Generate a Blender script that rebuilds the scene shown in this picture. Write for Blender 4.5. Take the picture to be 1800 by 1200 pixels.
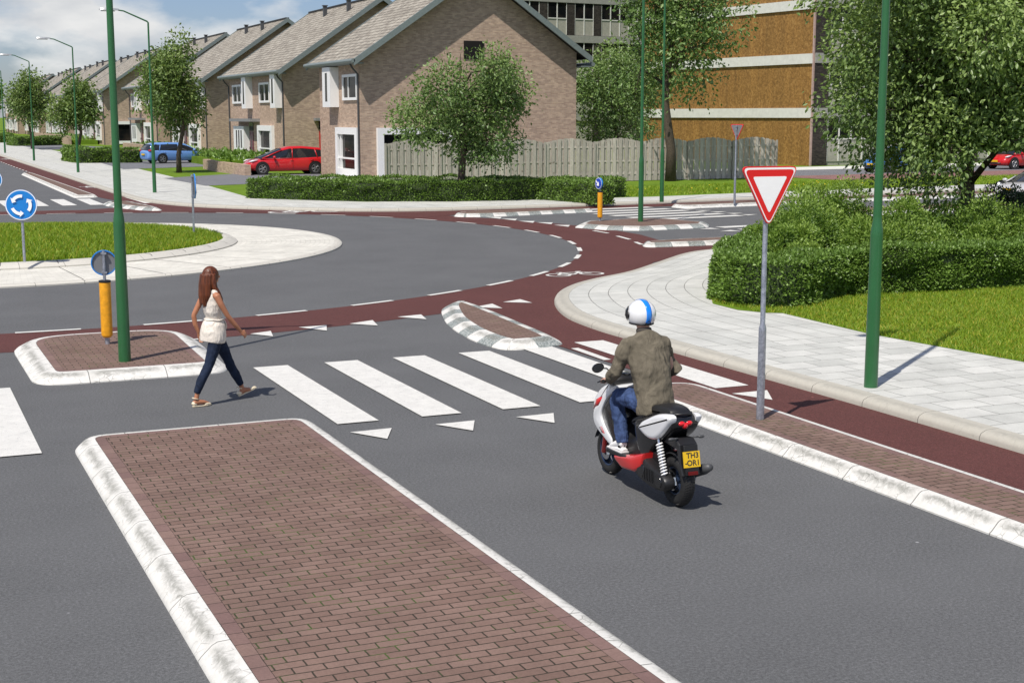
import bpy, bmesh, math, random
import numpy as np
from mathutils import Vector, Matrix

for o in list(bpy.data.objects): bpy.data.objects.remove(o)
SC = bpy.context.scene
COL = SC.collection
R = math.radians
rng = np.random.default_rng(7)
random.seed(7)

# ------------------------------------------------------------------ camera
FPX, CAM_H, HORIZON = 2500.0, 3.45, 204.0
PITCH = math.atan((600 - HORIZON) / FPX)
YAW = math.atan(1116 / math.hypot(FPX, 600 - HORIZON))
fw = Vector((math.sin(YAW) * math.cos(PITCH), math.cos(YAW) * math.cos(PITCH), -math.sin(PITCH)))
rt = Vector((math.cos(YAW), -math.sin(YAW), 0.0))
up = rt.cross(fw)
cam = bpy.data.objects.new('camera', bpy.data.cameras.new('camera'))
COL.objects.link(cam)
cam.matrix_world = Matrix(((rt.x, up.x, -fw.x, 0), (rt.y, up.y, -fw.y, 0), (rt.z, up.z, -fw.z, CAM_H), (0, 0, 0, 1)))
cam.data.sensor_width = 36.0
cam.data.lens = FPX / 1800 * 36
cam.data.clip_start = 0.1
cam.data.clip_end = 6000
SC.camera = cam

def at(px, py, z=0.0):
    "point at height z seen at that place of the 1800 px wide photograph"
    d = fw * FPX + rt * (px - 900) - up * (py - 600)
    t = (z - CAM_H) / d.z
    return (d.x * t, d.y * t)

# ------------------------------------------------------------------ light
fw2 = Vector((fw.x, fw.y)).normalized(); rt2 = Vector((rt.x, rt.y))
def depth_px(px, d): return fw2*(d*math.cos(PITCH)) + rt2*((px-900)/FPX*d)
SUN_EL, SUN_AZ = 57.0, math.degrees(math.atan2(-0.79, -0.61))   # azimuth from +Y towards +X
se = R(SUN_EL)
sun_dir = Vector((math.sin(R(SUN_AZ)) * math.cos(se), math.cos(R(SUN_AZ)) * math.cos(se), math.sin(se)))
sl = bpy.data.lights.new('sun', 'SUN'); sl.energy = 4.9; sl.angle = R(0.55); sl.color = (1.0, 0.94, 0.86)
sun = bpy.data.objects.new('sun', sl); COL.objects.link(sun)
sun.rotation_euler = sun_dir.to_track_quat('Z', 'Y').to_euler()
sun.location = (0, 0, 60)

W = bpy.data.worlds.new('World'); SC.world = W; W.use_nodes = True
nt = W.node_tree; nt.nodes.clear()
def N(nt, t, **kw):
    n = nt.nodes.new(t)
    for k, v in kw.items():
        if k.startswith('i_'):
            n.inputs[k[2:].replace('_', ' ')].default_value = v
        else: setattr(n, k, v)
    return n
wo = N(nt, 'ShaderNodeOutputWorld'); bg = N(nt, 'ShaderNodeBackground'); bg.inputs['Strength'].default_value = 0.066
sky = N(nt, 'ShaderNodeTexSky'); sky.sky_type = 'NISHITA'; sky.sun_disc = False
sky.sun_elevation = se; sky.sun_rotation = R(SUN_AZ); sky.air_density = 1.0; sky.dust_density = 0.6; sky.ozone_density = 1.5
tc = N(nt, 'ShaderNodeTexCoord'); mp = N(nt, 'ShaderNodeMapping'); mp.inputs['Scale'].default_value = (1.0, 1.0, 2.4)
mp.inputs['Location'].default_value = (0.35, 0.1, 0.12)
nz = N(nt, 'ShaderNodeTexNoise'); nz.inputs['Scale'].default_value = 5.0; nz.inputs['Detail'].default_value = 9; nz.inputs['Roughness'].default_value = 0.55
nz2 = N(nt, 'ShaderNodeTexNoise'); nz2.inputs['Scale'].default_value = 9.5; nz2.inputs['Detail'].default_value = 6
r1 = N(nt, 'ShaderNodeValToRGB'); r1.color_ramp.elements[0].position = 0.44; r1.color_ramp.elements[1].position = 0.56
r2 = N(nt, 'ShaderNodeValToRGB'); r2.color_ramp.elements[0].position = 0.36; r2.color_ramp.elements[1].position = 0.62
r2.color_ramp.elements[0].color = (8.6, 9.0, 9.6, 1); r2.color_ramp.elements[1].color = (14.0, 13.9, 13.6, 1)
mx = N(nt, 'ShaderNodeMix'); mx.data_type = 'RGBA'
L = nt.links.new
L(tc.outputs['Generated'], mp.inputs['Vector']); L(mp.outputs[0], nz.inputs['Vector']); L(mp.outputs[0], nz2.inputs['Vector'])
L(nz.outputs['Fac'], r1.inputs[0]); L(nz2.outputs['Fac'], r2.inputs[0])
sm = N(nt, 'ShaderNodeMix'); sm.data_type = 'RGBA'; sm.blend_type = 'MULTIPLY'; sm.inputs[0].default_value = 1.0; sm.inputs[7].default_value = (1.05, 1.15, 1.5, 1)
L(sky.outputs[0], sm.inputs[6]); sxyz = N(nt, 'ShaderNodeSeparateXYZ'); L(tc.outputs['Generated'], sxyz.inputs[0])
zr = N(nt, 'ShaderNodeValToRGB'); zr.color_ramp.elements[0].position = 0.25; zr.color_ramp.elements[0].color = (1, 1, 1, 1); zr.color_ramp.elements[1].position = 0.6; zr.color_ramp.elements[1].color = (0.3, 0.3, 0.3, 1); L(sxyz.outputs[2], zr.inputs[0])
cm = N(nt, 'ShaderNodeMath'); cm.operation = 'MULTIPLY'; L(r1.outputs[0], cm.inputs[0]); L(zr.outputs[0], cm.inputs[1])
L(cm.outputs[0], mx.inputs[0]); L(sm.outputs[2], mx.inputs[6]); L(r2.outputs[0], mx.inputs[7])
L(mx.outputs[2], bg.inputs['Color']); L(bg.outputs[0], wo.inputs['Surface'])

SC.view_settings.view_transform = 'Standard'; SC.view_settings.look = 'None'
SC.view_settings.exposure = 0.0; SC.view_settings.gamma = 1.0
SC.render.engine = 'CYCLES'
SC.cycles.max_bounces = 6; SC.cycles.diffuse_bounces = 3; SC.cycles.transparent_max_bounces = 6

# ------------------------------------------------------------------ helpers
def tag(o, label=None, cat=None, group=None, kind=None):
    if label: o['label'] = label
    if cat: o['category'] = cat
    if group: o['group'] = group
    if kind: o['kind'] = kind
    return o

def empty(name, loc=(0, 0, 0), rz=0.0, label=None, cat=None, group=None):
    o = bpy.data.objects.new(name, None); COL.objects.link(o); o.location = loc; o.rotation_euler = (0, 0, rz)
    o.empty_display_size = 0.2
    return tag(o, label, cat, group)

def copy_tree(o, parent=None):
    c = o.copy(); COL.objects.link(c)
    if parent is not None: c.parent = parent
    for ch in list(o.children): copy_tree(ch, c)
    return c

class MB:
    def __init__(s): s.v = []; s.f = []; s.m = []; s.uv = {}
    def add(s, vs, fs, mi=0, uvs=None):
        b = len(s.v); s.v.extend([tuple(v) for v in vs])
        for i, f in enumerate(fs):
            if uvs is not None: s.uv[len(s.f)] = uvs[i]
            s.f.append(tuple(b + k for k in f)); s.m.append(mi)
        return s
    def box(s, x0, x1, y0, y1, z0, z1, mi=0):
        return s.add([(x0,y0,z0),(x1,y0,z0),(x1,y1,z0),(x0,y1,z0),(x0,y0,z1),(x1,y0,z1),(x1,y1,z1),(x0,y1,z1)],
              [(0,3,2,1),(4,5,6,7),(0,1,5,4),(1,2,6,5),(2,3,7,6),(3,0,4,7)], mi)
    def poly(s, pts, z=None, mi=0):
        vs = [(p[0], p[1], z if z is not None else p[2]) for p in pts]
        return s.add(vs, [tuple(range(len(vs)))], mi)
    def prism(s, pts, z0, z1, mi=0):
        n = len(pts)
        if sum(pts[i][0]*pts[(i+1)%n][1]-pts[(i+1)%n][0]*pts[i][1] for i in range(n)) < 0: pts = pts[::-1]
        vs = [(p[0],p[1],z0) for p in pts] + [(p[0],p[1],z1) for p in pts]
        return s.add(vs, [tuple(range(n-1,-1,-1)), tuple(range(n,2*n))] + [(i,(i+1)%n,n+(i+1)%n,n+i) for i in range(n)], mi)
    def tube(s, pts, rad, n=12, mi=0, flat=None, caps=True, side=None):
        "tube through pts; rad a number or list of numbers or (a, b) pairs"
        pts = [Vector(p) for p in pts]; k = len(pts)
        if not isinstance(rad, (list, tuple)): rad = [rad]*k
        vs = []; prev = Vector(side) if side else None
        for i, p in enumerate(pts):
            t = (pts[min(i+1,k-1)] - pts[max(i-1,0)])
            if t.length < 1e-9: t = Vector((0,0,1))
            t.normalize()
            if prev is None:
                a = Vector((1,0,0)) if abs(t.x) < 0.9 else Vector((0,1,0))
            else: a = prev
            a = (a - t*a.dot(t)).normalized(); b = t.cross(a); prev = a
            r = rad[i]; ra, rb = r if isinstance(r, (list, tuple)) else (r, r)
            for j in range(n):
                th = 2*math.pi*j/n
                vs.append(p + a*(ra*math.cos(th)) + b*(rb*math.sin(th)))
        fs = [(i*n+j, i*n+(j+1)%n, (i+1)*n+(j+1)%n, (i+1)*n+j) for i in range(k-1) for j in range(n)]
        if caps: fs += [tuple(range(n-1,-1,-1)), tuple((k-1)*n+j for j in range(n))]
        return s.add(vs, fs, mi)
    def cyl(s, a, b, r, n=16, mi=0, r2=None): return s.tube([a, b], [r, r if r2 is None else r2], n, mi)
    def lathe(s, c, prof, n=24, mi=0, axis='Z'):
        "prof: (radius, height) pairs round a vertical (Z) or X axis"
        vs = []
        for r, h in prof:
            for j in range(n):
                th = 2*math.pi*j/n; a, b = r*math.cos(th), r*math.sin(th)
                vs.append((c[0]+a, c[1]+b, c[2]+h) if axis == 'Z' else ((c[0]+h, c[1]+a, c[2]+b) if axis == 'X' else (c[0]+a, c[1]-h, c[2]+b)))
        k = len(prof)
        fs = [(i*n+j, i*n+(j+1)%n, (i+1)*n+(j+1)%n, (i+1)*n+j) for i in range(k-1) for j in range(n)]
        ring = tuple(prof[0]) == tuple(prof[-1])
        if not ring and prof[0][0] > 1e-6: fs.append(tuple(range(n-1,-1,-1)))
        if not ring and prof[-1][0] > 1e-6: fs.append(tuple((k-1)*n+j for j in range(n)))
        return s.add(vs, fs, mi)
    def sphere(s, c, r, nu=16, nv=10, mi=0):
        rx, ry, rz = r if isinstance(r, (tuple, list)) else (r, r, r)
        vs = []; 
        for i in range(nv+1):
            ph = math.pi*i/nv
            for j in range(nu):
                th = 2*math.pi*j/nu
                vs.append((c[0]+rx*math.sin(ph)*math.cos(th), c[1]+ry*math.sin(ph)*math.sin(th), c[2]-rz*math.cos(ph)))
        fs = [(i*nu+j, i*nu+(j+1)%nu, (i+1)*nu+(j+1)%nu, (i+1)*nu+j) for i in range(nv) for j in range(nu)]
        return s.add(vs, fs, mi)
    def torus(s, c, R0, r, axis='X', n=40, m=12, mi=0, flat=1.0):
        vs = []
        for i in range(n):
            th = 2*math.pi*i/n
            for j in range(m):
                ph = 2*math.pi*j/m; rr = R0 + r*math.cos(ph); h = r*flat*math.sin(ph)
                a, b = rr*math.cos(th), rr*math.sin(th)
                vs.append((c[0]+h, c[1]+a, c[2]+b) if axis == 'X' else ((c[0]+a, c[1]+h, c[2]+b) if axis == 'Y' else (c[0]+a, c[1]+b, c[2]+h)))
        fs = [(i*m+j, i*m+(j+1)%m, ((i+1)%n)*m+(j+1)%m, ((i+1)%n)*m+j) for i in range(n) for j in range(m)]
        return s.add(vs, fs, mi)
    def slab(s, prof, layers, mi=0, axis='X'):
        "side profile (y, z) points built up over layers (x, inset): a panel with rounded rims"
        n = len(prof)
        ar = sum(prof[i][0]*prof[(i+1)%n][1]-prof[(i+1)%n][0]*prof[i][1] for i in range(n))
        if ar < 0: prof = prof[::-1]
        vs = []
        for x, ins in layers:
            for i in range(n):
                p0, p1, p2 = prof[i-1], prof[i], prof[(i+1)%n]
                e1 = Vector((p1[0]-p0[0], p1[1]-p0[1])).normalized(); e2 = Vector((p2[0]-p1[0], p2[1]-p1[1])).normalized()
                nn = Vector((-(e1.y+e2.y), e1.x+e2.x))
                if nn.length < 1e-6: nn = Vector((-e1.y, e1.x))
                nn.normalize()
                a, b = p1[0]+nn.x*ins, p1[1]+nn.y*ins
                vs.append((x, a, b) if axis == 'X' else (a, x, b))
        k = len(layers)
        fs = [(i*n+j, i*n+(j+1)%n, (i+1)*n+(j+1)%n, (i+1)*n+j) for i in range(k-1) for j in range(n)]
        fs += [tuple(range(n-1,-1,-1)), tuple((k-1)*n+j for j in range(n))]
        return s.add(vs, fs, mi)
    def build(s, name, mats, parent=None, smooth=False, fix=True, angle=None):
        me = bpy.data.meshes.new(name)
        me.from_pydata(s.v, [], s.f)
        if not isinstance(mats, (list, tuple)): mats = [mats]
        for m in mats: me.materials.append(m)
        if len(mats) > 1: me.polygons.foreach_set('material_index', s.m)
        if s.uv:
            uvl = me.uv_layers.new(name='UVMap')
            for fi, u in s.uv.items():
                p = me.polygons[fi]
                for k, li in enumerate(p.loop_indices): uvl.data[li].uv = u[k]
        if fix:
            bm = bmesh.new(); bm.from_mesh(me); bmesh.ops.recalc_face_normals(bm, faces=bm.faces); bm.to_mesh(me); bm.free()
        if smooth or angle:
            me.polygons.foreach_set('use_smooth', [True]*len(me.polygons))
            if angle:
                try: me.set_sharp_from_angle(angle=R(angle))
                except Exception: pass
        me.update()
        o = bpy.data.objects.new(name, me); COL.objects.link(o)
        if parent is not None: o.parent = parent
        return o

def mod(o, t, **kw):
    m = o.modifiers.new(t.lower(), t)
    for k, v in kw.items(): setattr(m, k, v)
    return m

# ------------------------------------------------------------------ materials
class NT:
    def __init__(s, name, rough=0.6, metal=0.0, spec=0.5, coat=0.0):
        s.m = bpy.data.materials.new(name); s.m.use_nodes = True; s.nt = s.m.node_tree
        s.b = s.nt.nodes['Principled BSDF']
        s.b.inputs['Roughness'].default_value = rough; s.b.inputs['Metallic'].default_value = metal
        s.b.inputs['Specular IOR Level'].default_value = spec; s.b.inputs['Coat Weight'].default_value = coat
        s.tc = s.nt.nodes.new('ShaderNodeTexCoord')
    def n(s, t, **kw): return N(s.nt, t, **kw)
    def l(s, a, b): s.nt.links.new(a, b)
    def noise(s, scale, detail=3, rough=0.5, vec=None, dist=0.0):
        n = s.n('ShaderNodeTexNoise'); n.inputs['Scale'].default_value = scale; n.inputs['Detail'].default_value = detail
        n.inputs['Roughness'].default_value = rough; n.inputs['Distortion'].default_value = dist
        s.l(vec if vec is not None else s.tc.outputs['Object'], n.inputs['Vector']); return n.outputs['Fac']
    def ramp(s, fac, *stops, interp='LINEAR'):
        r = s.n('ShaderNodeValToRGB'); r.color_ramp.interpolation = interp; e = r.color_ramp.elements
        while len(e) < len(stops): e.new(0.5)
        for k, (p, c) in enumerate(stops):
            e[k].position = p; e[k].color = (c, c, c, 1) if isinstance(c, (int, float)) else (*c, 1)
        s.l(fac, r.inputs[0]); return r.outputs[0]
    def mix(s, f, a, b, mode='MIX'):
        m = s.n('ShaderNodeMix'); m.data_type = 'RGBA'; m.blend_type = mode
        for sock, v in ((0, f), (6, a), (7, b)):
            if isinstance(v, (int, float)): m.inputs[sock].default_value = v if sock == 0 else (v, v, v, 1)
            elif isinstance(v, tuple): m.inputs[sock].default_value = (*v, 1)
            else: s.l(v, m.inputs[sock])
        return m.outputs[2]
    def math(s, op, a, b=None):
        m = s.n('ShaderNodeMath'); m.operation = op
        for i, v in enumerate((a, b)):
            if v is None: continue
            if isinstance(v, (int, float)): m.inputs[i].default_value = v
            else: s.l(v, m.inputs[i])
        return m.outputs[0]
    def xyz(s, vec):
        n = s.n('ShaderNodeSeparateXYZ'); s.l(vec, n.inputs[0]); return n.outputs
    def brick(s, vec, w, h, c1, c2, mortar, ms=0.006, off=0.5, freq=2, bias=0.0):
        n = s.n('ShaderNodeTexBrick'); n.offset = off; n.offset_frequency = freq
        n.inputs['Scale'].default_value = 1; n.inputs['Brick Width'].default_value = w; n.inputs['Row Height'].default_value = h
        n.inputs['Mortar Size'].default_value = ms; n.inputs['Mortar Smooth'].default_value = 0.15; n.inputs['Bias'].default_value = bias
        n.inputs['Color1'].default_value = (*c1, 1); n.inputs['Color2'].default_value = (*c2, 1); n.inputs['Mortar'].default_value = (*mortar, 1)
        s.l(vec, n.inputs['Vector']); return n.outputs['Color'], n.outputs['Fac']
    def col(s, c):
        if isinstance(c, tuple): s.b.inputs['Base Color'].default_value = (*c, 1)
        else: s.l(c, s.b.inputs['Base Color'])
        return s
    def bump(s, h, strength=0.3, dist=0.01):
        b = s.n('ShaderNodeBump'); b.inputs['Strength'].default_value = strength; b.inputs['Distance'].default_value = dist
        s.l(h, b.inputs['Height']); s.l(b.outputs[0], s.b.inputs['Normal']); return s
def simple(name, c, rough=0.5, metal=0.0, var=0.12, scale=6.0, bump=0.0, coat=0.0, spec=0.5):
    t = NT(name, rough, metal, spec, coat)
    lo = tuple(x*(1-var) for x in c); hi = tuple(min(1, x*(1+var)) for x in c)
    t.col(t.ramp(t.noise(scale, 4, 0.6), (0.3, lo), (0.7, hi)))
    if bump: t.bump(t.noise(scale*6, 3), bump, 0.01)
    return t.m

def asphalt(name, c, tint=None):
    t = NT(name, 0.85, spec=0.25)
    f = t.noise(38, 4, 0.9); g = t.noise(150, 2, 0.8); big = t.noise(0.5, 5, 0.7)
    a = t.ramp(f, (0.36, tuple(x*0.42 for x in c)), (0.5, c), (0.64, tuple(x*1.9 for x in c)))
    b = t.mix(0.45, a, t.ramp(g, (0.34, tuple(x*0.4 for x in c)), (0.66, tuple(x*1.8 for x in c))))
    b = t.mix(1.0, b, t.ramp(big, (0.3, 0.90), (0.7, 1.08)), 'MULTIPLY')
    vo = t.n('ShaderNodeTexVoronoi'); vo.inputs['Scale'].default_value = 1.1; t.l(t.tc.outputs['Object'], vo.inputs['Vector'])
    spot = t.ramp(vo.outputs['Distance'], (0.012, 1.0), (0.022, 0.0))
    b = t.mix(spot, b, tuple(min(1, x*3.2) for x in c))
    if tint == 'tracks':
        o = t.xyz(t.tc.outputs['Object'])
        dx = t.math('SUBTRACT', o[0], 3.09); dy = t.math('SUBTRACT', o[1], 38.84)
        rr = t.math('SQRT', t.math('ADD', t.math('MULTIPLY', dx, dx), t.math('MULTIPLY', dy, dy)))
        w = t.math('SINE', t.math('MULTIPLY', rr, 3.1))
        b = t.mix(t.math('MULTIPLY', t.math('MULTIPLY', w, t.noise(0.22, 3)), 0.35), b, tuple(x*1.25 for x in c))
    t.col(b); t.bump(g, 0.5, 0.006)
    return t.m

MAT = {}
MAT['asphalt'] = asphalt('asphalt', (0.104, 0.106, 0.108), 'tracks')
MAT['red_asphalt'] = asphalt('red_asphalt', (0.092, 0.034, 0.030))
MAT['drive'] = asphalt('driveway_asphalt', (0.155, 0.158, 0.168))

t = NT('road_paint', 0.6); f = t.noise(60, 4, 0.7); g = t.noise(5, 6, 0.75)
c = t.ramp(f, (0.25, (0.54, 0.53, 0.49)), (0.5, (0.69, 0.68, 0.635)))
c = t.mix(1.0, c, t.ramp(g, (0.3, 0.86), (0.65, 1.03)), 'MULTIPLY')
c = t.mix(t.ramp(t.math('MULTIPLY', t.noise(9, 6, 0.8), t.noise(75, 3, 0.8)), (0.315, 0.0), (0.36, 0.8)), c, (0.25, 0.25, 0.25)); t.col(c).bump(f, 0.3, 0.004); MAT['paint'] = t.m


def pavers(name, uv, w, h, c1, c2, mo, ms=0.006, off=0.5, var=0.12, rot=0.0, bumpd=0.006, moss=False):
    t = NT(name, 0.85, spec=0.3)
    vec = t.tc.outputs['UV' if uv else 'Object']
    if rot:
        m = t.n('ShaderNodeMapping'); m.inputs['Rotation'].default_value = (0, 0, rot); t.l(vec, m.inputs['Vector']); vec = m.outputs[0]
    dn = t.n('ShaderNodeTexNoise'); dn.inputs['Scale'].default_value = 9.0; dn.inputs['Detail'].default_value = 2; t.l(vec, dn.inputs['Vector'])
    sb = t.n('ShaderNodeVectorMath'); sb.operation = 'SUBTRACT'; sb.inputs[1].default_value = (0.5, 0.5, 0.5); t.l(dn.outputs['Color'], sb.inputs[0])
    sc = t.n('ShaderNodeVectorMath'); sc.operation = 'SCALE'; sc.inputs['Scale'].default_value = 0.016 * min(1, h*8); t.l(sb.outputs[0], sc.inputs[0])
    ad = t.n('ShaderNodeVectorMath'); ad.operation = 'ADD'; t.l(vec, ad.inputs[0]); t.l(sc.outputs[0], ad.inputs[1]); vec = ad.outputs[0]
    c, fac = t.brick(vec, w, h, c1, c2, mo, ms, off)
    f = t.noise(45, 4, 0.7); g = t.noise(1.6, 5, 0.65)
    c = t.mix(1.0, c, t.ramp(f, (0.3, 1-var), (0.7, 1+var)), 'MULTIPLY')
    c = t.mix(1.0, c, t.ramp(g, (0.3, 0.84), (0.7, 1.1)), 'MULTIPLY')
    if moss:
        mm = t.math('MULTIPLY', fac, t.ramp(t.noise(3.0, 5, 0.7), (0.52, 0.0), (0.62, 0.8)))
        c = t.mix(mm, c, (0.06, 0.10, 0.02))
    t.col(c); t.bump(t.math('SUBTRACT', t.math('MULTIPLY', f, 0.35), fac), 0.6, bumpd)
    return t.m
MAT['brickpave'] = pavers('brick_paving', False, 0.2, 0.1, (0.168, 0.106, 0.084), (0.208, 0.136, 0.110), (0.040, 0.032, 0.022), 0.0062, moss=True)
MAT['brickborder'] = pavers('brick_border', True, 0.21, 0.112, (0.172, 0.105, 0.095), (0.215, 0.140, 0.116), (0.05, 0.036, 0.028), 0.004, off=0.0)
MAT['tiles'] = pavers('pavement_tiles', True, 0.6, 0.42, (0.48, 0.485, 0.45), (0.58, 0.58, 0.54), (0.15, 0.15, 0.135), 0.006, var=0.08)
MAT['tiles_curved'] = pavers('pavement_tiles_curved', True, 1.26, 0.42, (0.49, 0.495, 0.46), (0.55, 0.55, 0.51), (0.19, 0.19, 0.17), 0.008, off=0.0, var=0.07)
MAT['apron'] = pavers('apron_concrete', True, 0.3, 0.15, (0.60, 0.585, 0.52), (0.66, 0.64, 0.57), (0.50, 0.48, 0.42), 0.006, var=0.05)
MAT['pinkpave'] = pavers('pink_paving', False, 0.2, 0.1, (0.22, 0.11, 0.10), (0.30, 0.17, 0.15), (0.10, 0.07, 0.06), 0.005)

def kerbmat(name, base, dirt, alt=None, period=1.0, grime=0.6, chip=0.5, vband=0.60):
    t = NT(name, 0.75, spec=0.3)
    uv = t.xyz(t.tc.outputs['UV'])
    uu, vv = uv[0], uv[1]
    c = t.ramp(t.noise(14, 5, 0.7), (0.3, tuple(x*0.93 for x in base)), (0.6, base))
    if alt:
        m = t.math('GREATER_THAN', t.math('FRACT', t.math('MULTIPLY', uu, 0.5/period)), 0.5)
        ag = t.ramp(t.noise(38, 4, 0.8), (0.36, (0.09, 0.11, 0.11)), (0.52, (0.27, 0.30, 0.29)), (0.66, (0.6, 0.6, 0.56)))
        c = t.mix(m, c, ag)
    # thin branching grime line at the break of the profile, fading towards the joints
    wv = t.math('MULTIPLY', t.math('SUBTRACT', t.noise(9, 6, 0.8, dist=1.0), 0.5), 0.75)
    dist_ = t.math('ABSOLUTE', t.math('ADD', t.math('SUBTRACT', vv, vband), wv))
    line = t.ramp(dist_, (0.0, 1.0), (0.06, 0.75), (0.24, 0.0))
    along = t.math('MINIMUM', 1.0, t.math('MULTIPLY', t.math('SINE', t.math('MULTIPLY', t.math('FRACT', uu), math.pi)), 2.2))
    gr = t.math('MULTIPLY', t.math('MULTIPLY', line, along), t.ramp(t.noise(17, 5, 0.8), (0.30, 0.3), (0.5, 1.0)))
    c = t.mix(t.math('MULTIPLY', gr, grime), c, dirt)
    c = t.mix(t.math('MULTIPLY', t.ramp(t.noise(3.2, 6, 0.75), (0.5, 0.0), (0.7, 1.0)), grime*0.45), c, tuple(min(1, x*2.4) for x in dirt))
    # hairline cracks and chips
    vo = t.n('ShaderNodeTexVoronoi'); vo.feature = 'DISTANCE_TO_EDGE'; vo.inputs['Scale'].default_value = 9
    t.l(t.tc.outputs['Object'], vo.inputs['Vector'])
    cr = t.math('MULTIPLY', t.ramp(vo.outputs['Distance'], (0.01, 1.0), (0.035, 0.0)), t.ramp(t.noise(5, 4), (0.48, 0.0), (0.6, chip)))
    c = t.mix(cr, c, dirt)
    c = t.mix(t.ramp(t.noise(55, 3, 0.6), (0.68, 0.0), (0.72, 0.45)), c, dirt)
    j = t.math('LESS_THAN', t.math('FRACT', t.math('ADD', uu, 0.005)), 0.012)
    c = t.mix(t.math('MULTIPLY', j, 0.75), c, tuple(x*0.4 for x in dirt))
    t.col(c); t.bump(t.noise(40, 4), 0.25, 0.006)
    return t.m
MAT['kerb_white'] = kerbmat('white_painted_kerb', (0.66, 0.65, 0.61), (0.13, 0.13, 0.11), chip=0.6, grime=0.7)
MAT['kerb_alt'] = kerbmat('black_and_white_kerb', (0.66, 0.65, 0.61), (0.13, 0.125, 0.10), alt=True, period=0.5, chip=0.5)
MAT['kerb_grey'] = kerbmat('concrete_kerb', (0.44, 0.42, 0.36), (0.22, 0.21, 0.18), grime=0.35, chip=0.25)
MAT['kerb_apron'] = kerbmat('apron_kerb', (0.56, 0.54, 0.48), (0.2, 0.19, 0.16), grime=0.2, chip=0.2)

def leafmat(name, cols, rough=0.45, trans=0.25):
    t = NT(name, rough, spec=0.5)
    u = t.xyz(t.tc.outputs['UV'])
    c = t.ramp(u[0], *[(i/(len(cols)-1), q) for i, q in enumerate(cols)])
    t.col(c)
    tr = t.n('ShaderNodeBsdfTranslucent'); t.l(t.mix(1.0, c, (1.3, 1.35, 0.7), 'MULTIPLY'), tr.inputs['Color'])
    ms = t.n('ShaderNodeMixShader'); ms.inputs[0].default_value = trans
    out = t.nt.nodes['Material Output']
    t.l(t.b.outputs[0], ms.inputs[1]); t.l(tr.outputs[0], ms.inputs[2]); t.l(ms.outputs[0], out.inputs['Surface'])
    return t.m
MAT['leaf_big'] = leafmat('broad_leaves', [(0.105, 0.175, 0.046), (0.199, 0.285, 0.075), (0.304, 0.408, 0.126)], 0.42, 0.22)
MAT['leaf_tree'] = leafmat('tree_leaves', [(0.083, 0.154, 0.039), (0.159, 0.25, 0.064), (0.25, 0.338, 0.112)], 0.45, 0.22)
MAT['leaf_far'] = leafmat('street_tree_leaves', [(0.083, 0.147, 0.032), (0.151, 0.231, 0.052), (0.242, 0.308, 0.092)], 0.5, 0.22)
MAT['leaf_hedge'] = leafmat('hedge_leaves', [(0.078, 0.144, 0.019), (0.141, 0.244, 0.039), (0.238, 0.36, 0.084)], 0.4, 0.2)
MAT['leaf_shrub'] = leafmat('shrub_leaves', [(0.093, 0.178, 0.028), (0.2, 0.312, 0.05), (0.324, 0.445, 0.098)], 0.45, 0.28)
MAT['leaf_dark'] = leafmat('dark_shrub_leaves', [(0.034, 0.067, 0.029), (0.057, 0.104, 0.042), (0.095, 0.152, 0.056)], 0.45, 0.1)
MAT['grass_blade'] = leafmat('grass_blades', [(0.124, 0.216, 0.01), (0.219, 0.33, 0.016), (0.306, 0.407, 0.026), (0.494, 0.382, 0.052)], 0.6, 0.3)
MAT['twig_core'] = simple('hedge_core', (0.035, 0.055, 0.018), 0.9, var=0.4, scale=20)
t = NT('lawn', 0.9, spec=0.1); c = t.ramp(t.noise(30, 5, 0.7), (0.3, (0.085, 0.15, 0.014)), (0.5, (0.125, 0.21, 0.018)), (0.75, (0.18, 0.26, 0.03)))
c = t.mix(1.0, c, t.ramp(t.noise(1.2, 4, 0.6), (0.3, 0.8), (0.7, 1.15)), 'MULTIPLY'); t.col(c).bump(t.noise(60, 4), 0.6, 0.02); MAT['lawn'] = t.m
t = NT('bark', 0.9, spec=0.2); w = t.noise(16, 5, 0.7, dist=0.8); t.col(t.ramp(w, (0.3, (0.045, 0.036, 0.028)), (0.7, (0.12, 0.095, 0.07)))).bump(w, 0.8, 0.02); MAT['bark'] = t.m

def wallbrick(name, c1, c2, mo, w=0.23, h=0.068):
    t = NT(name, 0.9, spec=0.2); o = t.xyz(t.tc.outputs['Object'])
    cb = t.n('ShaderNodeCombineXYZ'); t.l(t.math('ADD', o[0], o[1]), cb.inputs[0]); t.l(o[2], cb.inputs[1])
    c, fac = t.brick(cb.outputs[0], w, h, c1, c2, mo, 0.008)
    big = t.brick(cb.outputs[0], w*1.0, h, (0.88, 0.87, 0.90), (1.10, 1.08, 1.05), (1, 1, 1), 0.0, 0.5, 2, 0.1)[0]
    c = t.mix(0.85, c, big, 'MULTIPLY')
    c = t.mix(1.0, c, t.ramp(t.noise(3.5, 6, 0.75), (0.3, 0.84), (0.7, 1.14)), 'MULTIPLY')
    t.col(c); t.bump(t.math('SUBTRACT', t.noise(30, 3), fac), 0.5, 0.008); return t.m
MAT['brick'] = wallbrick('house_brick', (0.375, 0.262, 0.190), (0.475, 0.352, 0.262), (0.40, 0.345, 0.285))
MAT['darkbrick'] = wallbrick('dark_brick', (0.028, 0.024, 0.02), (0.06, 0.052, 0.044), (0.05, 0.045, 0.04))
t = NT('roof_tiles', 0.85, spec=0.25); uv = t.tc.outputs['UV']
c, fac = t.brick(uv, 0.28, 0.34, (0.23, 0.205, 0.17), (0.40, 0.37, 0.31), (0.07, 0.062, 0.052), 0.016, 0.5)
xs = t.xyz(uv); rowp = t.math('FRACT', t.math('DIVIDE', xs[1], 0.34)); wav = t.math('ABSOLUTE', t.math('SINE', t.math('MULTIPLY', xs[0], math.pi/0.28)))
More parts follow.
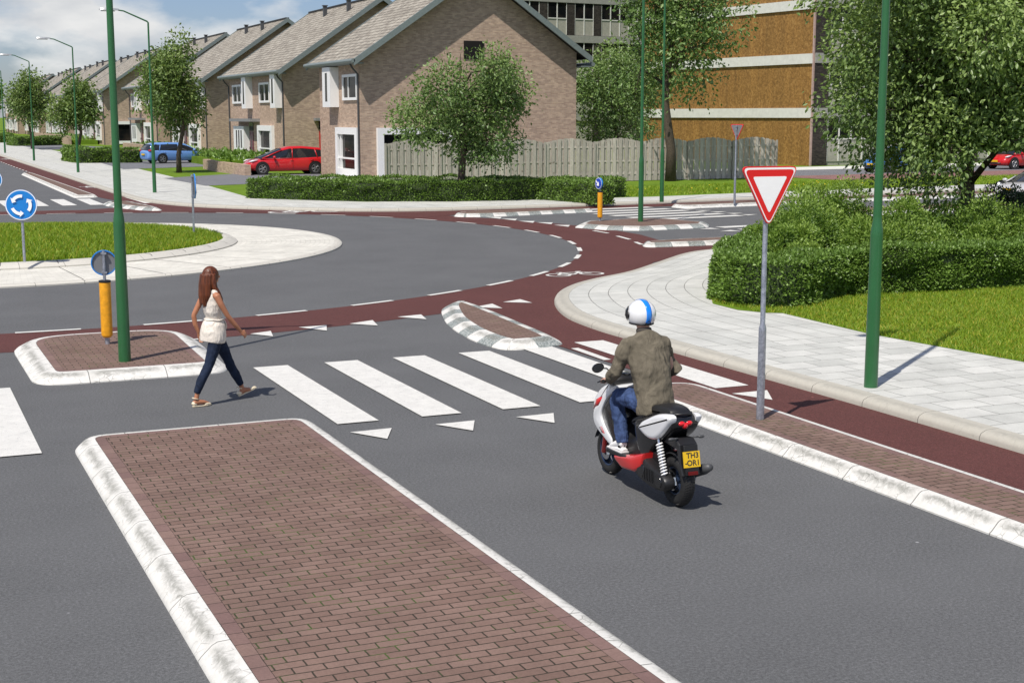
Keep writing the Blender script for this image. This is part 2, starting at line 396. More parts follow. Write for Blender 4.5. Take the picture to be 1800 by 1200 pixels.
c = t.mix(1.0, c, t.ramp(t.noise(1.0, 6, 0.75), (0.3, 0.74), (0.7, 1.15)), 'MULTIPLY')
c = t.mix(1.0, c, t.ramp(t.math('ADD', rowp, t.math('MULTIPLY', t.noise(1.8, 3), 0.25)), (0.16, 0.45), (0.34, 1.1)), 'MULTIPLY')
t.col(c); t.bump(t.math('ADD', t.math('MULTIPLY', t.math('SUBTRACT', 1.0, rowp), 1.0), t.math('MULTIPLY', wav, 0.6)), 1.0, 0.05); MAT['roof'] = t.m
MAT['fascia'] = simple('grey_fascia', (0.17, 0.205, 0.20), 0.45, var=0.08)
MAT['darkpipe'] = simple('dark_downpipe', (0.06, 0.062, 0.065), 0.5)
MAT['ridge'] = simple('ridge_capping', (0.03, 0.03, 0.03), 0.7)
MAT['white_frame'] = simple('white_window_frame', (0.80, 0.80, 0.79), 0.4, var=0.03)
t = NT('window_glass', 0.1, spec=0.12); t.col(t.ramp(t.noise(0.7, 2), (0.4, (0.006, 0.007, 0.008)), (0.7, (0.03, 0.024, 0.02)))); MAT['glass'] = t.m
MAT['door_maroon'] = simple('maroon_door', (0.11, 0.012, 0.03), 0.35)
MAT['door_red'] = simple('red_door', (0.50, 0.015, 0.012), 0.35)
MAT['canopy'] = simple('grey_canopy', (0.22, 0.22, 0.22), 0.6)
t = NT('weathered_wood', 0.85, spec=0.2); m_ = t.n('ShaderNodeMapping'); m_.inputs['Scale'].default_value = (9, 9, 1.2); t.l(t.tc.outputs['Object'], m_.inputs['Vector'])
w = t.noise(3.0, 6, 0.7, vec=m_.outputs[0], dist=1.0); u = t.xyz(t.tc.outputs['UV'])
c = t.ramp(w, (0.3, (0.36, 0.325, 0.285)), (0.65, (0.60, 0.55, 0.49))); c = t.mix(1.0, c, t.ramp(u[0], (0.0, 0.78), (1.0, 1.12)), 'MULTIPLY')
c = t.mix(t.ramp(t.noise(2.6, 3, 0.6), (0.66, 0.0), (0.72, 0.6)), c, (0.11, 0.075, 0.05)); t.col(c).bump(w, 0.4, 0.01); MAT['wood'] = t.m
t = NT('orange_panels', 0.8); c = t.ramp(t.noise(6.0, 8, 0.85), (0.34, (0.09, 0.042, 0.009)), (0.5, (0.27, 0.135, 0.028)), (0.66, (0.46, 0.27, 0.085)))
m_ = t.n('ShaderNodeMapping'); m_.inputs['Scale'].default_value = (3, 3, 0.25); t.l(t.tc.outputs['Object'], m_.inputs['Vector'])
c = t.mix(1.0, c, t.ramp(t.noise(0.5, 4, 0.7, vec=m_.outputs[0]), (0.3, 0.72), (0.7, 1.12)), 'MULTIPLY'); t.col(c); MAT['orange'] = t.m
MAT['white_band'] = simple('white_concrete_band', (0.62, 0.62, 0.57), 0.8, var=0.08, scale=3)
MAT['beige_panel'] = simple('beige_panel', (0.36, 0.35, 0.29), 0.8, var=0.1, scale=4)
MAT['concrete'] = simple('grey_concrete', (0.30, 0.30, 0.265), 0.85, var=0.12, scale=4)
MAT['pole_green'] = simple('green_pole_paint', (0.020, 0.115, 0.036), 0.38, var=0.07, scale=3, coat=0.2)
t = NT('galvanised_steel', 0.45, metal=0.75); f = t.noise(22, 5, 0.75); t.col(t.ramp(f, (0.35, (0.26, 0.28, 0.33)), (0.65, (0.52, 0.54, 0.60)))); MAT['galv'] = t.m
MAT['sign_grey'] = simple('sign_back', (0.22, 0.225, 0.235), 0.5, metal=0.3, var=0.04)
MAT['sign_blue'] = simple('sign_blue', (0.012, 0.21, 0.62), 0.35, var=0.03)
MAT['sign_deepblue'] = simple('sign_deep_blue', (0.01, 0.06, 0.45), 0.35, var=0.03)
MAT['sign_white'] = simple('sign_white', (0.93, 0.93, 0.92), 0.35, var=0.02)
MAT['sign_red'] = simple('sign_red', (0.72, 0.012, 0.014), 0.35, var=0.03)
MAT['bollard'] = simple('yellow_bollard', (0.80, 0.36, 0.012), 0.5, var=0.18, scale=14)
MAT['black'] = simple('black_plastic', (0.012, 0.012, 0.013), 0.42, var=0.2)
MAT['blackgloss'] = simple('black_gloss', (0.008, 0.008, 0.009), 0.18, coat=0.5)
MAT['rubber'] = simple('rubber', (0.012, 0.012, 0.012), 0.75, var=0.3, scale=30)
MAT['chrome'] = simple('bright_metal', (0.62, 0.63, 0.65), 0.22, metal=1.0)
MAT['alloy'] = simple('alloy_rim', (0.35, 0.36, 0.37), 0.35, metal=0.8)
MAT['lampglass'] = simple('lamp_cover', (0.62, 0.64, 0.66), 0.2)
MAT['lamphead'] = simple('lamp_head', (0.42, 0.43, 0.44), 0.4, metal=0.3)
MAT['skin'] = simple('skin', (0.40, 0.165, 0.085), 0.5, var=0.06, scale=12)
MAT['skin_pale'] = simple('skin_pale', (0.52, 0.30, 0.22), 0.5, var=0.06)
# ------------------------------------------------------------------ curves in plan
def catmull(P, n=8, closed=False):
    P = [Vector((p[0], p[1])) for p in P]; out = []; k = len(P)
    rg = range(k) if closed else range(k-1)
    for i in rg:
        if closed: a, b, c, d = P[i-1], P[i], P[(i+1)%k], P[(i+2)%k]
        else: a, b, c, d = P[max(i-1,0)], P[i], P[i+1], P[min(i+2,k-1)]
        for j in range(n):
            t = j/n
            out.append(0.5*((2*b)+(c-a)*t+(2*a-5*b+4*c-d)*t*t+(3*b-a-3*c+d)*t**3))
    if not closed: out.append(P[-1])
    return out
def rounded(P, rad, n=8):
    out = []; k = len(P)
    for i in range(k):
        p = Vector(P[i]); a = (Vector(P[i-1])-p); b = (Vector(P[(i+1)%k])-p); r = rad[i] if isinstance(rad, list) else rad
        la, lb = a.length, b.length; a.normalize(); b.normalize()
        ang = a.angle(b); d = min(r/math.tan(ang/2), la*0.49, lb*0.49)
        s, e = p+a*d, p+b*d
        for j in range(n+1):
            t = j/n; out.append(s*(1-t)**2 + p*2*t*(1-t) + e*t*t)
    return out
def resample(P, step, closed=True):
    Q = [Vector(p) for p in P] + ([Vector(P[0])] if closed else []); out = []
    for a, b in zip(Q[:-1], Q[1:]):
        m = max(1, int((b-a).length/step))
        for j in range(m): out.append(a.lerp(b, j/m))
    if not closed: out.append(Q[-1])
    return out
def ccw(P):
    k = len(P); s = sum(P[i][0]*P[(i+1)%k][1]-P[(i+1)%k][0]*P[i][1] for i in range(k))
    return P if s > 0 else P[::-1]
def normals(P, closed=True):
    k = len(P); out = []
    for i in range(k):
        a = P[i-1] if (closed or i > 0) else P[i]; b = P[(i+1)%k] if (closed or i < k-1) else P[i]
        e = (b-a); e.normalize(); out.append(Vector((-e.y, e.x)))
    return out
def inset(P, d, closed=True):
    Q = [p+n*d for p, n in zip(P, normals(P, closed))]
    if closed and len(P) < 600:
        # pull points that folded over at tight corners onto their nearest sound neighbour
        def dist(q):
            m = 1e9
            for a, b in zip(P, P[1:]+P[:1]):
                e = b-a; t = max(0, min(1, (q-a).dot(e)/max(e.length_squared, 1e-9))); m = min(m, (q-a-e*t).length)
            return m
        ok = [dist(q) > abs(d)-0.012 for q in Q]; k = len(Q)
        if any(ok) and not all(ok):
            for i in range(k):
                if not ok[i]:
                    for s_ in range(1, k):
                        if ok[(i+s_) % k]: Q[i] = Q[(i+s_) % k].copy(); break
                        if ok[i-s_]: Q[i] = Q[i-s_].copy(); break
    return Q

KP_ISLAND = [(0, -0.02), (0.0, 0.015), (0.03, 0.04), (0.15, 0.105), (0.20, 0.122), (0.31, 0.126)]
KP_NEAR = [(0, -0.02), (0.0, 0.015), (0.02, 0.04), (0.09, 0.105), (0.125, 0.122), (0.205, 0.126)]
KP_THIN = [(0, -0.02), (0.0, 0.015), (0.02, 0.03), (0.09, 0.105), (0.12, 0.122), (0.19, 0.126)]
KP_GREY = [(0, -0.02), (0.0, 0.05), (0.02, 0.09), (0.08, 0.118), (0.12, 0.124), (0.27, 0.126)]
def kerb(name, P, prof, m, parent=None, closed=True):
    "stones swept along P (inside on the left hand)"
    b = MB(); P = [Vector(p) for p in P]; nn = normals(P, closed); k = len(P); q = len(prof)
    tot = [0.0]
    for a, c in zip(prof[:-1], prof[1:]): tot.append(tot[-1]+math.hypot(c[0]-a[0], c[1]-a[1]))
    S = [0.0]
    for i in range(1, k+1): S.append(S[-1]+(P[i%k]-P[i-1]).length)
    for p, n in zip(P, nn):
        for d, z in prof: b.v.append((p.x+n.x*d, p.y+n.y*d, z))
    for i in range(k if closed else k-1):
        j = (i+1) % k
        for c in range(q-1):
            b.uv[len(b.f)] = [(S[i], tot[c]/tot[-1]), (S[i+1], tot[c]/tot[-1]), (S[i+1], tot[c+1]/tot[-1]), (S[i], tot[c+1]/tot[-1])]
            b.f.append((i*q+c, j*q+c, j*q+c+1, i*q+c+1)); b.m.append(0)
    return b.build(name, m, parent, smooth=True, angle=50, fix=False)
def strip(name, P, d0, d1, z, m, parent=None, closed=True):
    b = MB(); P = [Vector(p) for p in P]; nn = normals(P, closed); k = len(P); S = [0.0]
    for i in range(1, k+1): S.append(S[-1]+(P[i%k]-P[i-1]).length)
    for p, q in zip(inset(P, d0, closed), inset(P, d1, closed)):
        b.v += [(p.x, p.y, z), (q.x, q.y, z)]
    for i in range(k if closed else k-1):
        j = (i+1) % k
        b.uv[len(b.f)] = [(S[i], 0), (S[i+1], 0), (S[i+1], d1-d0), (S[i], d1-d0)]; b.f.append((2*i, 2*j, 2*j+1, 2*i+1)); b.m.append(0)
    return b.build(name, m, parent, fix=False)
def sheet(name, pts, z, m, uv=False, kind='structure', parent=None):
    pts = ccw([Vector((p[0], p[1])) for p in pts])
    pts = [p for i, p in enumerate(pts) if (p-pts[i-1]).length > 1e-4]
    b = MB(); b.v = [(p.x, p.y, z) for p in pts]; b.f = [tuple(range(len(pts)))]; b.m = [0]
    if uv: b.uv[0] = [(p.x, p.y) for p in pts]
    o = b.build(name, m, parent, fix=False)
    bm = bmesh.new(); bm.from_mesh(o.data); bmesh.ops.triangulate(bm, faces=bm.faces, ngon_method='EAR_CLIP'); bm.to_mesh(o.data); bm.free()
    if kind: o['kind'] = kind
    return o

# arm to the right runs 6.5 degrees off the x axis
C0 = Vector((3.09, 38.84)); UA = Vector((math.cos(R(6.5)), math.sin(R(6.5)))); VA = Vector((-UA.y, UA.x))
def arm(u, v): return C0 + UA*u + VA*v
def ring_r(th): return 14.695 - 0.014*math.cos(th) - 0.326*math.sin(th) + 0.108*math.cos(2*th) + 0.396*math.sin(2*th)
def apron_r(th): return 8.769 - 0.313*math.cos(th) + 0.233*math.sin(th) + 0.16*math.cos(2*th) + 0.375*math.sin(2*th)
def grass_r(th): return 5.621 - 0.311*math.cos(th) + 0.409*math.sin(th) + 0.006*math.cos(2*th) + 0.154*math.sin(2*th)
def polar(f, d=0.0, a0=0.0, a1=2*math.pi, n=160, closed=True):
    m = n if closed else n+1
    return [C0 + Vector((math.cos(a), math.sin(a)))*(f(a)+d) for a in (a0+(a1-a0)*i/n for i in range(m))]

# ------------------------------------------------------------------ ground, roads
g = MB().box(-3000, 3000, -3000, 3000, -0.6, -0.10).build('ground', MAT['lawn']); g['kind'] = 'structure'
sheet('road', [(-70, -60), (150, -60), (150, 420), (-70, 420)], 0.0, MAT['asphalt'])

rg = MB(); A = polar(ring_r); B = polar(ring_r, 1.95)
rg.v = [(p.x, p.y, 0.004) for p in A] + [(p.x, p.y, 0.004) for p in B]; n = len(A)
rg.f = [(i, (i+1)%n, n+(i+1)%n, n+i)[::-1] for i in range(n)]; rg.m = [0]*n
rg.build('cycle_path_ring', MAT['red_asphalt'])['kind'] = 'structure'
sheet('cycle_path', [(9.28,-40),(9.28,16),(9.25,19.2),(9.3,20.5),(9.4,22.2),(8.9,23.3),(10.0,25.0),(13,27.5),(16,29),(12.5,24),(12,20),(12,-40)], 0.008, MAT['red_asphalt'])
KERB_E = [(10.6,-40),(10.6,-10),(10.6,0),(10.6,8),(10.6,13),(10.56,15.5),(10.52,17.5),(10.5,19.2),(10.5,20.4),(10.66,21.8),(11.1,23.2),(11.66,24.36),(12.45,25.45),(13.4,26.3)] + \
         [at(1100,476,.12), at(1150,460,.12), at(1200,444,.12), at(1250,437,.12)]
le = Vector(KERB_E[-1]); ve = (le-C0).dot(VA); ue = (le-C0).dot(UA)
ve2 = min(ve+0.25, -9.0)
KERB_E += [arm(ue+2.5, ve2), arm(ue+6, ve2-0.05), arm(ue+12, ve2-0.05), arm(70, ve2-0.05), arm(130, ve2-0.05)]
kE = catmull(KERB_E, 10)
def ring_arc(a0, a1, d=0.9, n=24): return polar(ring_r, d, R(a0), R(a1), n, False)
sheet('cycle_path_east', [arm(13.0,-10.5), arm(18,-11), arm(130,-11), arm(130,-7.75), arm(19,-7.75), arm(15.0,-7.4), arm(16.2,-6.0), arm(16.9,-4.0), arm(17.2,-2.0), arm(17.1,0.5), arm(16.4,4), arm(15.4,6.2),
     arm(13.4,8.6)] + ring_arc(38, -48), 0.006, MAT['red_asphalt'])
sheet('cycle_path_north', ring_arc(68, 27, 0.5) + [arm(16.2,6.2), arm(20,6.3), arm(130,6.3), arm(130,8.2), arm(20,8.6), arm(12,11), arm(9,14)], 0.010, MAT['red_asphalt'])
sheet('cycle_path_far', [(8.3,420),(8.3,65),(8.8,60),(9.2,56.2),(7.0,55.0)] + ring_arc(78, 48, 0.5) + [(15.2,50.2),(13.5,53),(10.5,60),(10,66),(10,420)], 0.008, MAT['red_asphalt'])

# east pavement
kEr = kE[::-1]
kerb('kerb', kEr, KP_GREY, MAT['kerb_grey'], closed=False)['kind'] = 'structure'
# pavement tiles: straight courses, then courses that follow the bend
def pave_grid(name, P, widths, z, m, uvf, closed=False):
    b = MB(); k = len(P); q = len(widths)
    for i, p in enumerate(P):
        for w in widths: b.v.append((p.x+w, p.y, z))
    for i in range(k-1):
        for c in range(q-1):
            b.uv[len(b.f)] = [uvf(P[i], widths[c], i), uvf(P[i], widths[c+1], i), uvf(P[i+1], widths[c+1], i+1), uvf(P[i+1], widths[c], i+1)]
            b.f.append((i*q+c, i*q+c+1, (i+1)*q+c+1, (i+1)*q+c)); b.m.append(0)
    o = b.build(name, m, fix=False); o['kind'] = 'structure'; return o
iE = inset(kEr, 0.265, False)[::-1]
ysplit = 17.6
lowP = [p for p in iE if p.y <= ysplit]; hiP = [p for p in iE if p.y >= ysplit and (p-C0).dot(UA) < 60]
hiP = [Vector((hiP[0].x, ysplit))] + hiP; lowP.append(Vector((hiP[0].x, ysplit)))
pave_grid('pavement', lowP, [0, 8.0], 0.126, MAT['tiles'], lambda p, w, i: (p.x+w, p.y))
pave_grid('pavement', hiP, [0, 9.0], 0.126, MAT['tiles_curved'], lambda p, w, i: (p.y, w) )
# lawn of the corner block
LAWN_E = [(14.15,-40),(14.15,12.5)] + [at(1800,637,.12), at(1530,588,.12), at(1375,551,.12), (13.7,20.3), (13.45,20.8)]
HEDGE_E = [(13.45,20.8),(13.5,21.7),(14.2,22.9),(15.5,24.4),(17.0,26.2),(19.0,27.9),(22.0,28.6),(27.0,28.8)]
lawnE = LAWN_E + HEDGE_E[1:] + [arm(28,-13.2), arm(60,-13.2), arm(130,-13.2), (150,-40)]
sheet('lawn', lawnE, 0.130, MAT['lawn'])

# north pavement
KERB_N = [(9.55,420),(9.55,200),(9.55,106),(9.55,89),(9.5,74),(9.5,66),(9.6,60),(10.1,57.0),(11.02,54.6),(12.68,52.4),(14.5,50.6),(16.3,49.5),(18.5,48.9),(21.5,48.9)] + [arm(22,7.75), arm(28,7.75), arm(40,7.85), arm(70,7.85), arm(130,7.85)]
kN = catmull(KERB_N, 8)
kerb('kerb', kN, KP_GREY, MAT['kerb_grey'], closed=False)['kind'] = 'structure'
iN = inset(kN, 0.265, False)
inner_px = [(100,268),(200,287),(290,308),(360,325),(430,345),(480,350),(640,355),(800,353),(1000,350),(1110,347)]
IN = [(15.6,420),(15.6,130)] + [at(x,y,.12) for x,y in inner_px] + [arm(27.5,10.2), arm(32,10.5), arm(38,10.7), arm(50,10.7), arm(130,10.7)]
print('inner N', IN)
sheet('pavement', iN + [Vector(p) for p in IN[::-1]], 0.126, MAT['tiles_curved'], uv=True)
lawnN = IN + [(150,420)]
sheet('lawn', lawnN, 0.122, MAT['lawn'])
# driveways between the houses and the pavement
def px_sheet(name, pts, z, m): return sheet(name, [at(x, y, z) for x, y in pts], z, m)
px_sheet('driveway', [(287,313),(362,326.5),(500,321),(600,322),(600,310.5),(566,310),(566,306),(440,304)], 0.134, MAT['drive'])
px_sheet('driveway', [(165,283),(217,297.5),(380,292),(380,284),(330,282)], 0.134, MAT['drive'])
px_sheet('driveway', [(100,268.5),(128,274.5),(160,275),(145,271.5)], 0.134, MAT['drive'])
px_sheet('driveway', [(22,253),(73,263.5),(190,262.5),(225,260),(110,255)], 0.134, MAT['drive'])
# street and car park in front of the flats
sheet('side_street', [arm(45.2,17.4), arm(48,17.2), arm(130,15.5), arm(130,21.5), arm(48,23), arm(45.2,23.2)], 0.132, MAT['pinkpave'])
sheet('side_street', [arm(20,24), arm(48,23), arm(130,21.5), arm(130,29), arm(48,29.5), arm(20,30)], 0.128, MAT['drive'])
sheet('pavement', [arm(20,30), arm(48,29.5), arm(130,29), arm(130,33.5), arm(20,33.5)], 0.138, MAT['white_band'])

# west side of the junction, out of the picture
mir = [(6.18-p.x, p.y) for p in kE if p.y < 32]
kerb('kerb', mir, KP_GREY, MAT['kerb_grey'], closed=False)['kind'] = 'structure'
sheet('pavement', [(x-0.265, y) for x, y in mir] + [(-30, 33), (-30, -40)], 0.126, MAT['tiles'], uv=True)

# ------------------------------------------------------------------ roundabout
rb = empty('roundabout_island', (0,0,0), 0, 'round island with a grass middle, a raised kerb and a cream concrete apron', 'roundabout island')
KA = [(0,-0.02),(0,0.03),(0.03,0.055),(0.10,0.068),(0.20,0.07)]
kerb('apron_kerb', polar(apron_r), KA, MAT['kerb_apron'], rb)
ap = MB(); A = polar(apron_r, -0.2); B = polar(grass_r, 0.42); n = len(A); S = 0
for i in range(n):
    j = (i+1) % n; dS = (A[i]-A[j]).length; m_ = 6
    for c in range(m_):
        t0, t1 = c/m_, (c+1)/m_
        q = [A[i].lerp(B[i], t0), A[j].lerp(B[j], t0), A[j].lerp(B[j], t1), A[i].lerp(B[i], t1)]
        zz = [0.07+0.02*t0, 0.07+0.02*t0, 0.07+0.02*t1, 0.07+0.02*t1]
        b0 = len(ap.v); ap.v += [(p.x, p.y, z) for p, z in zip(q, zz)]
        ap.uv[len(ap.f)] = [(S, t0*3), (S+dS, t0*3), (S+dS, t1*3), (S, t1*3)]; ap.f.append((b0, b0+1, b0+2, b0+3)); ap.m.append(0)
    S += dS
ap.build('apron', MAT['apron'], rb, fix=False)
KG = [(0,0.085),(0.0,0.12),(0.12,0.19),(0.18,0.215),(0.36,0.222),(0.38,0.18)]
kerb('grass_kerb', polar(grass_r, 0.42), KG, MAT['kerb_apron'], rb)
# joints of the large apron slabs
for kth in range(28):
    jb = MB()
    a = 2*math.pi*kth/28 + 0.08; d = Vector((math.cos(a), math.sin(a))); s_ = Vector((-d.y, d.x))*0.009
    pts = []
    for (f_, dd, z) in ((apron_r, 0.004, 0.0), (apron_r, -0.03, 0.058), (apron_r, -0.2, 0.0725), (grass_r, 0.43, 0.0925), (grass_r, 0.30, 0.196), (grass_r, 0.24, 0.218), (grass_r, 0.06, 0.224)):
        pts.append((C0+d*(f_(a)+dd), z))
    P_ = []
    for p, z in pts: P_ += [(p.x-s_.x, p.y-s_.y, z+.001), (p.x+s_.x, p.y+s_.y, z+.001)]
    jb.add(P_, [(2*i, 2*i+1, 2*i+3, 2*i+2) for i in range(len(pts)-1)])
    jb.build('slab_joint', MAT['ridge'], rb, fix=False)
sd = MB(); GP = polar(grass_r, 0.05, n=96)
rings = 10; sd.v = [(C0.x, C0.y, 0.42)]
for r_ in range(1, rings+1):
    for p in GP:
        q = C0.lerp(p, r_/rings); sd.v.append((q.x, q.y, 0.19 + 0.23*(1-(r_/rings)**2)))
n = len(GP)
sd.f = [(0, 1+i, 1+(i+1)%n) for i in range(n)] + [(1+(r_-1)*n+i, 1+r_*n+i, 1+r_*n+(i+1)%n, 1+(r_-1)*n+(i+1)%n) for r_ in range(1, rings) for i in range(n)]
sd.m = [0]*len(sd.f); sd.build('grass_bed', MAT['lawn'], rb, smooth=True)

# ------------------------------------------------------------------ islands
def island(label, P, prof, m, border=True, step=0.22, group=None):
    P = ccw(resample(P, step)); root = empty('traffic_island', (0,0,0), 0, label, 'traffic island', group)
    kerb('kerb', P, prof, m, root); w = prof[-1][0]
    if border:
        strip('brick_border', P, w, w+0.112, 0.1265, MAT['brickborder'], root); w += 0.112
    inn = inset(P, w)
    # all islands bulge outward: the hull of the inset rim is the paved area
    pts = sorted({(round(q.x, 4), round(q.y, 4)) for q in inn})
    def half(ps):
        h = []
        for c in ps:
            while len(h) > 1 and (h[-1][0]-h[-2][0])*(c[1]-h[-2][1])-(h[-1][1]-h[-2][1])*(c[0]-h[-2][0]) <= 1e-7: h.pop()
            h.append(c)
        return h
    inn = [Vector(q) for q in half(pts)[:-1] + half(pts[::-1])[:-1]]
    sheet('brick_paving', inn, 0.1265, MAT['brickpave'], kind=None, parent=root)
    return root
island('long brick paved island in the foreground with a white kerb', rounded([(1.66,-30),(4.28,-30),(4.28,15.35),(1.66,15.35)], [.4,.4,.4,.4]), KP_NEAR, MAT['kerb_white'])
island('brick paved island that carries the yellow bollard and the near left green pole', rounded([(1.64,18.95),(4.22,18.95),(4.34,22.85),(1.62,22.85)], [.5,.5,1.0,1.1]), KP_ISLAND, MAT['kerb_white'])
LENS = [(8.32,19.28),(8.25,20.3),(8.45,21.7),(8.75,22.8),(9.1,23.75),(9.5,24.15),(9.76,23.9),(9.72,22.6),(9.58,21.0),(9.42,19.5),(9.16,19.2),(8.75,19.12)]
island('small pointed island with a black and white kerb beside the zebra crossing', catmull(LENS, 5, True), KP_ISLAND, MAT['kerb_alt'], border=False, step=0.15)
island('narrow brick strip with a white kerb carrying the large give way sign', rounded([(8.27,-30),(9.35,-30),(9.35,15.5),(8.27,15.5)], [.2,.2,.5,.35]), KP_THIN, MAT['kerb_white'], border=True)
LF = [(x-0.35, 77.3-y) for x, y in LENS]
island('small pointed island with a black and white kerb at the far left zebra crossing', catmull(LF, 5, True), KP_ISLAND, MAT['kerb_alt'], border=False, step=0.2)
island('long narrow brick strip with a white kerb along the far street', rounded([(7.45,63.0),(8.45,63.0),(8.3,89.5),(7.6,89.5)], .25), KP_THIN, MAT['kerb_white'], border=False)
isl_r = [arm(16.6,-0.9), arm(16.9,-2.2), arm(17.8,-3.0), arm(20.2,-3.0), arm(20.9,-2.2), arm(20.7,-0.2), arm(19.6,0.45), arm(17.6,0.2)]
island('brick paved island with a black and white kerb that carries the far yellow bollard', rounded(isl_r, .35, 4), KP_ISLAND, MAT['kerb_alt'], border=False)
island('narrow curved divider with a black and white kerb in front of the long hedge', catmull([arm(15.9,4.9), arm(17.2,4.6), arm(19,4.75), arm(21.0,4.9), arm(21.2,5.6), arm(19,5.9), arm(17,6.3), arm(15.8,5.6)], 5, True), KP_THIN, MAT['kerb_alt'], border=False)
island('narrow divider with a black and white kerb at the tip of the corner pavement', rounded([arm(14.5,-7.6), arm(16.3,-7.9), arm(21,-7.9), arm(21.4,-7.3), arm(16.3,-6.75), arm(14.9,-6.9)], .3, 4), KP_THIN, MAT['kerb_alt'], border=False)
island('long narrow divider with a white kerb that carries the far give way sign', rounded([arm(25.2,4.75), arm(70,4.75), arm(70,5.9), arm(25.2,5.9)], .45, 5), KP_THIN, MAT['kerb_white'], border=False)
island('brick paved centre island beyond the far zebra crossing', rounded([arm(24.6,-1.6), arm(60,-1.6), arm(60,0.9), arm(26,0.9)], .4, 5), KP_ISLAND, MAT['kerb_white'], border=False)
island('long divider with a white kerb beyond the far zebra crossing, in front of the shrubs', rounded([arm(25.6,-7.9), arm(60,-7.9), arm(60,-6.9), arm(25.6,-6.9)], .35, 5), KP_THIN, MAT['kerb_white'], border=False)

# ------------------------------------------------------------------ markings
ZP = 0.013
def marks(name, polys, z=ZP):
    b = MB()
    for P in polys:
        P = ccw([Vector((p[0], p[1])) for p in P]); b.poly([(p.x, p.y) for p in P], z)
    o = b.build(name, MAT['paint'], fix=False); o['kind'] = 'structure'; return o
zs = []
for k in range(-5, 5):
    x0 = 4.545 + 1.02*k
    x1 = x0 + 0.49
    if k == -3 or k == -2 or k == -1: 
        if k != -4: pass
    zs.append([(x0, 15.2), (x1, 15.2), (x1, 19.2), (x0, 19.2)])
zs = [z for z in zs if not (1.5 < z[0][0] < 4.4)]
zs.append([(0.84,15.08),(1.34,15.08),(1.34,19.0),(0.84,19.0)])
zs = [z for z in zs if not (0.3 < z[0][0] < 0.8 or (0.84 < z[0][0] < 1.6))]
marks('zebra_crossing', zs + [[(9.6,15.32),(10.1,15.32),(10.1,19.4),(9.6,19.4)]])
marks('zebra_crossing', [[(7.42-1.05*k,57.7),(7.97-1.05*k,57.7),(7.97-1.05*k,62.2),(7.42-1.05*k,62.2)] for k in range(0,7)] + [[at(220,347.5),at(238,347),at(270,356.5),at(255,358)]])
marks('zebra_crossing', [[arm(20.6+d,v), arm(24.6,v), arm(24.6,v+0.5), arm(20.6+d,v+0.5)] for v, d in ((5.9,0),(4.75,0),(3.7,0),(2.65,0),(1.6,0),(0.55,.3))]
     + [[arm(20.6,v), arm(24.2,v), arm(24.2,v+0.5), arm(20.6,v+0.5)] for v in (-3.35,-4.4,-5.45,-6.5)])
gw = [[(4.55+1.0*k,14.74),(5.04+1.0*k,14.76),(4.82+1.0*k,14.27)] for k in range(0,4)]
gw += [[(9.60,14.93),(10.13,14.94),(9.84,14.39)]]
for tri in ([(5.24,22.27),(5.62,22.44),(5.51,21.86)], [(6.14,22.66),(6.63,22.69),(6.46,22.10)], [(7.03,22.71),(7.52,22.95),(7.40,22.31)], [(8.04,23.16),(8.52,23.28),(8.40,22.68)],
            [(4.28,22.1),(4.78,22.2),(4.62,21.66)], [(9.73,23.80),(10.15,23.45),(10.23,24.11)], [(10.50,24.24),(10.96,23.93),(10.97,24.50)]): gw.append(tri)
for x, y in ((853,382),(880,385),(911,389),(943,391.5),(973,396)):
    gw.append([at(x,y), at(x+29,y+0.3), at(x+26,y+3.2)])
for x, y in ((1217,403.4),(1241,407.6)): pass
gw += [[arm(24.9,v), arm(24.9,v+0.5), arm(25.5,v+0.25)] for v in (4.2,3.3,2.4,1.5,0.7)]
gw += [[arm(20.2,v), arm(20.2,v+0.5), arm(19.6,v+0.25)] for v in (-3.6,-4.6,-5.6,-6.5)]
marks('give_way_teeth', gw)
dash = []
nd = 46
for i in range(nd):
    a0 = 2*math.pi*(i+0.02)/nd - 0.02; a1 = a0 + 2*math.pi/nd*0.5
    pi_ = polar(ring_r, -0.05, a0, a1, 6, False); po = polar(ring_r, 0.07, a0, a1, 6, False)
    for j in range(6): dash.append([pi_[j], po[j], po[j+1], pi_[j+1]])
for (x0,y0,x1,y1) in ((1043,406,1069,410.5),(1085,415.5,1107,421.5),(1117,426,1128,430.5)):
    a, b_ = Vector(at(x0,y0)), Vector(at(x1,y1)); n_ = (b_-a).normalized(); n_ = Vector((-n_.y, n_.x))*0.06
    dash.append([a-n_, b_-n_, b_+n_, a+n_])
for k in range(14): dash.append([(8.32,92+2.2*k),(8.42,92+2.2*k),(8.42,93.1+2.2*k),(8.32,93.1+2.2*k)])
dash += [[(9.27,17.78),(9.39,17.78),(9.42,18.9),(9.30,18.9)]]
marks('lane_dashes', dash)
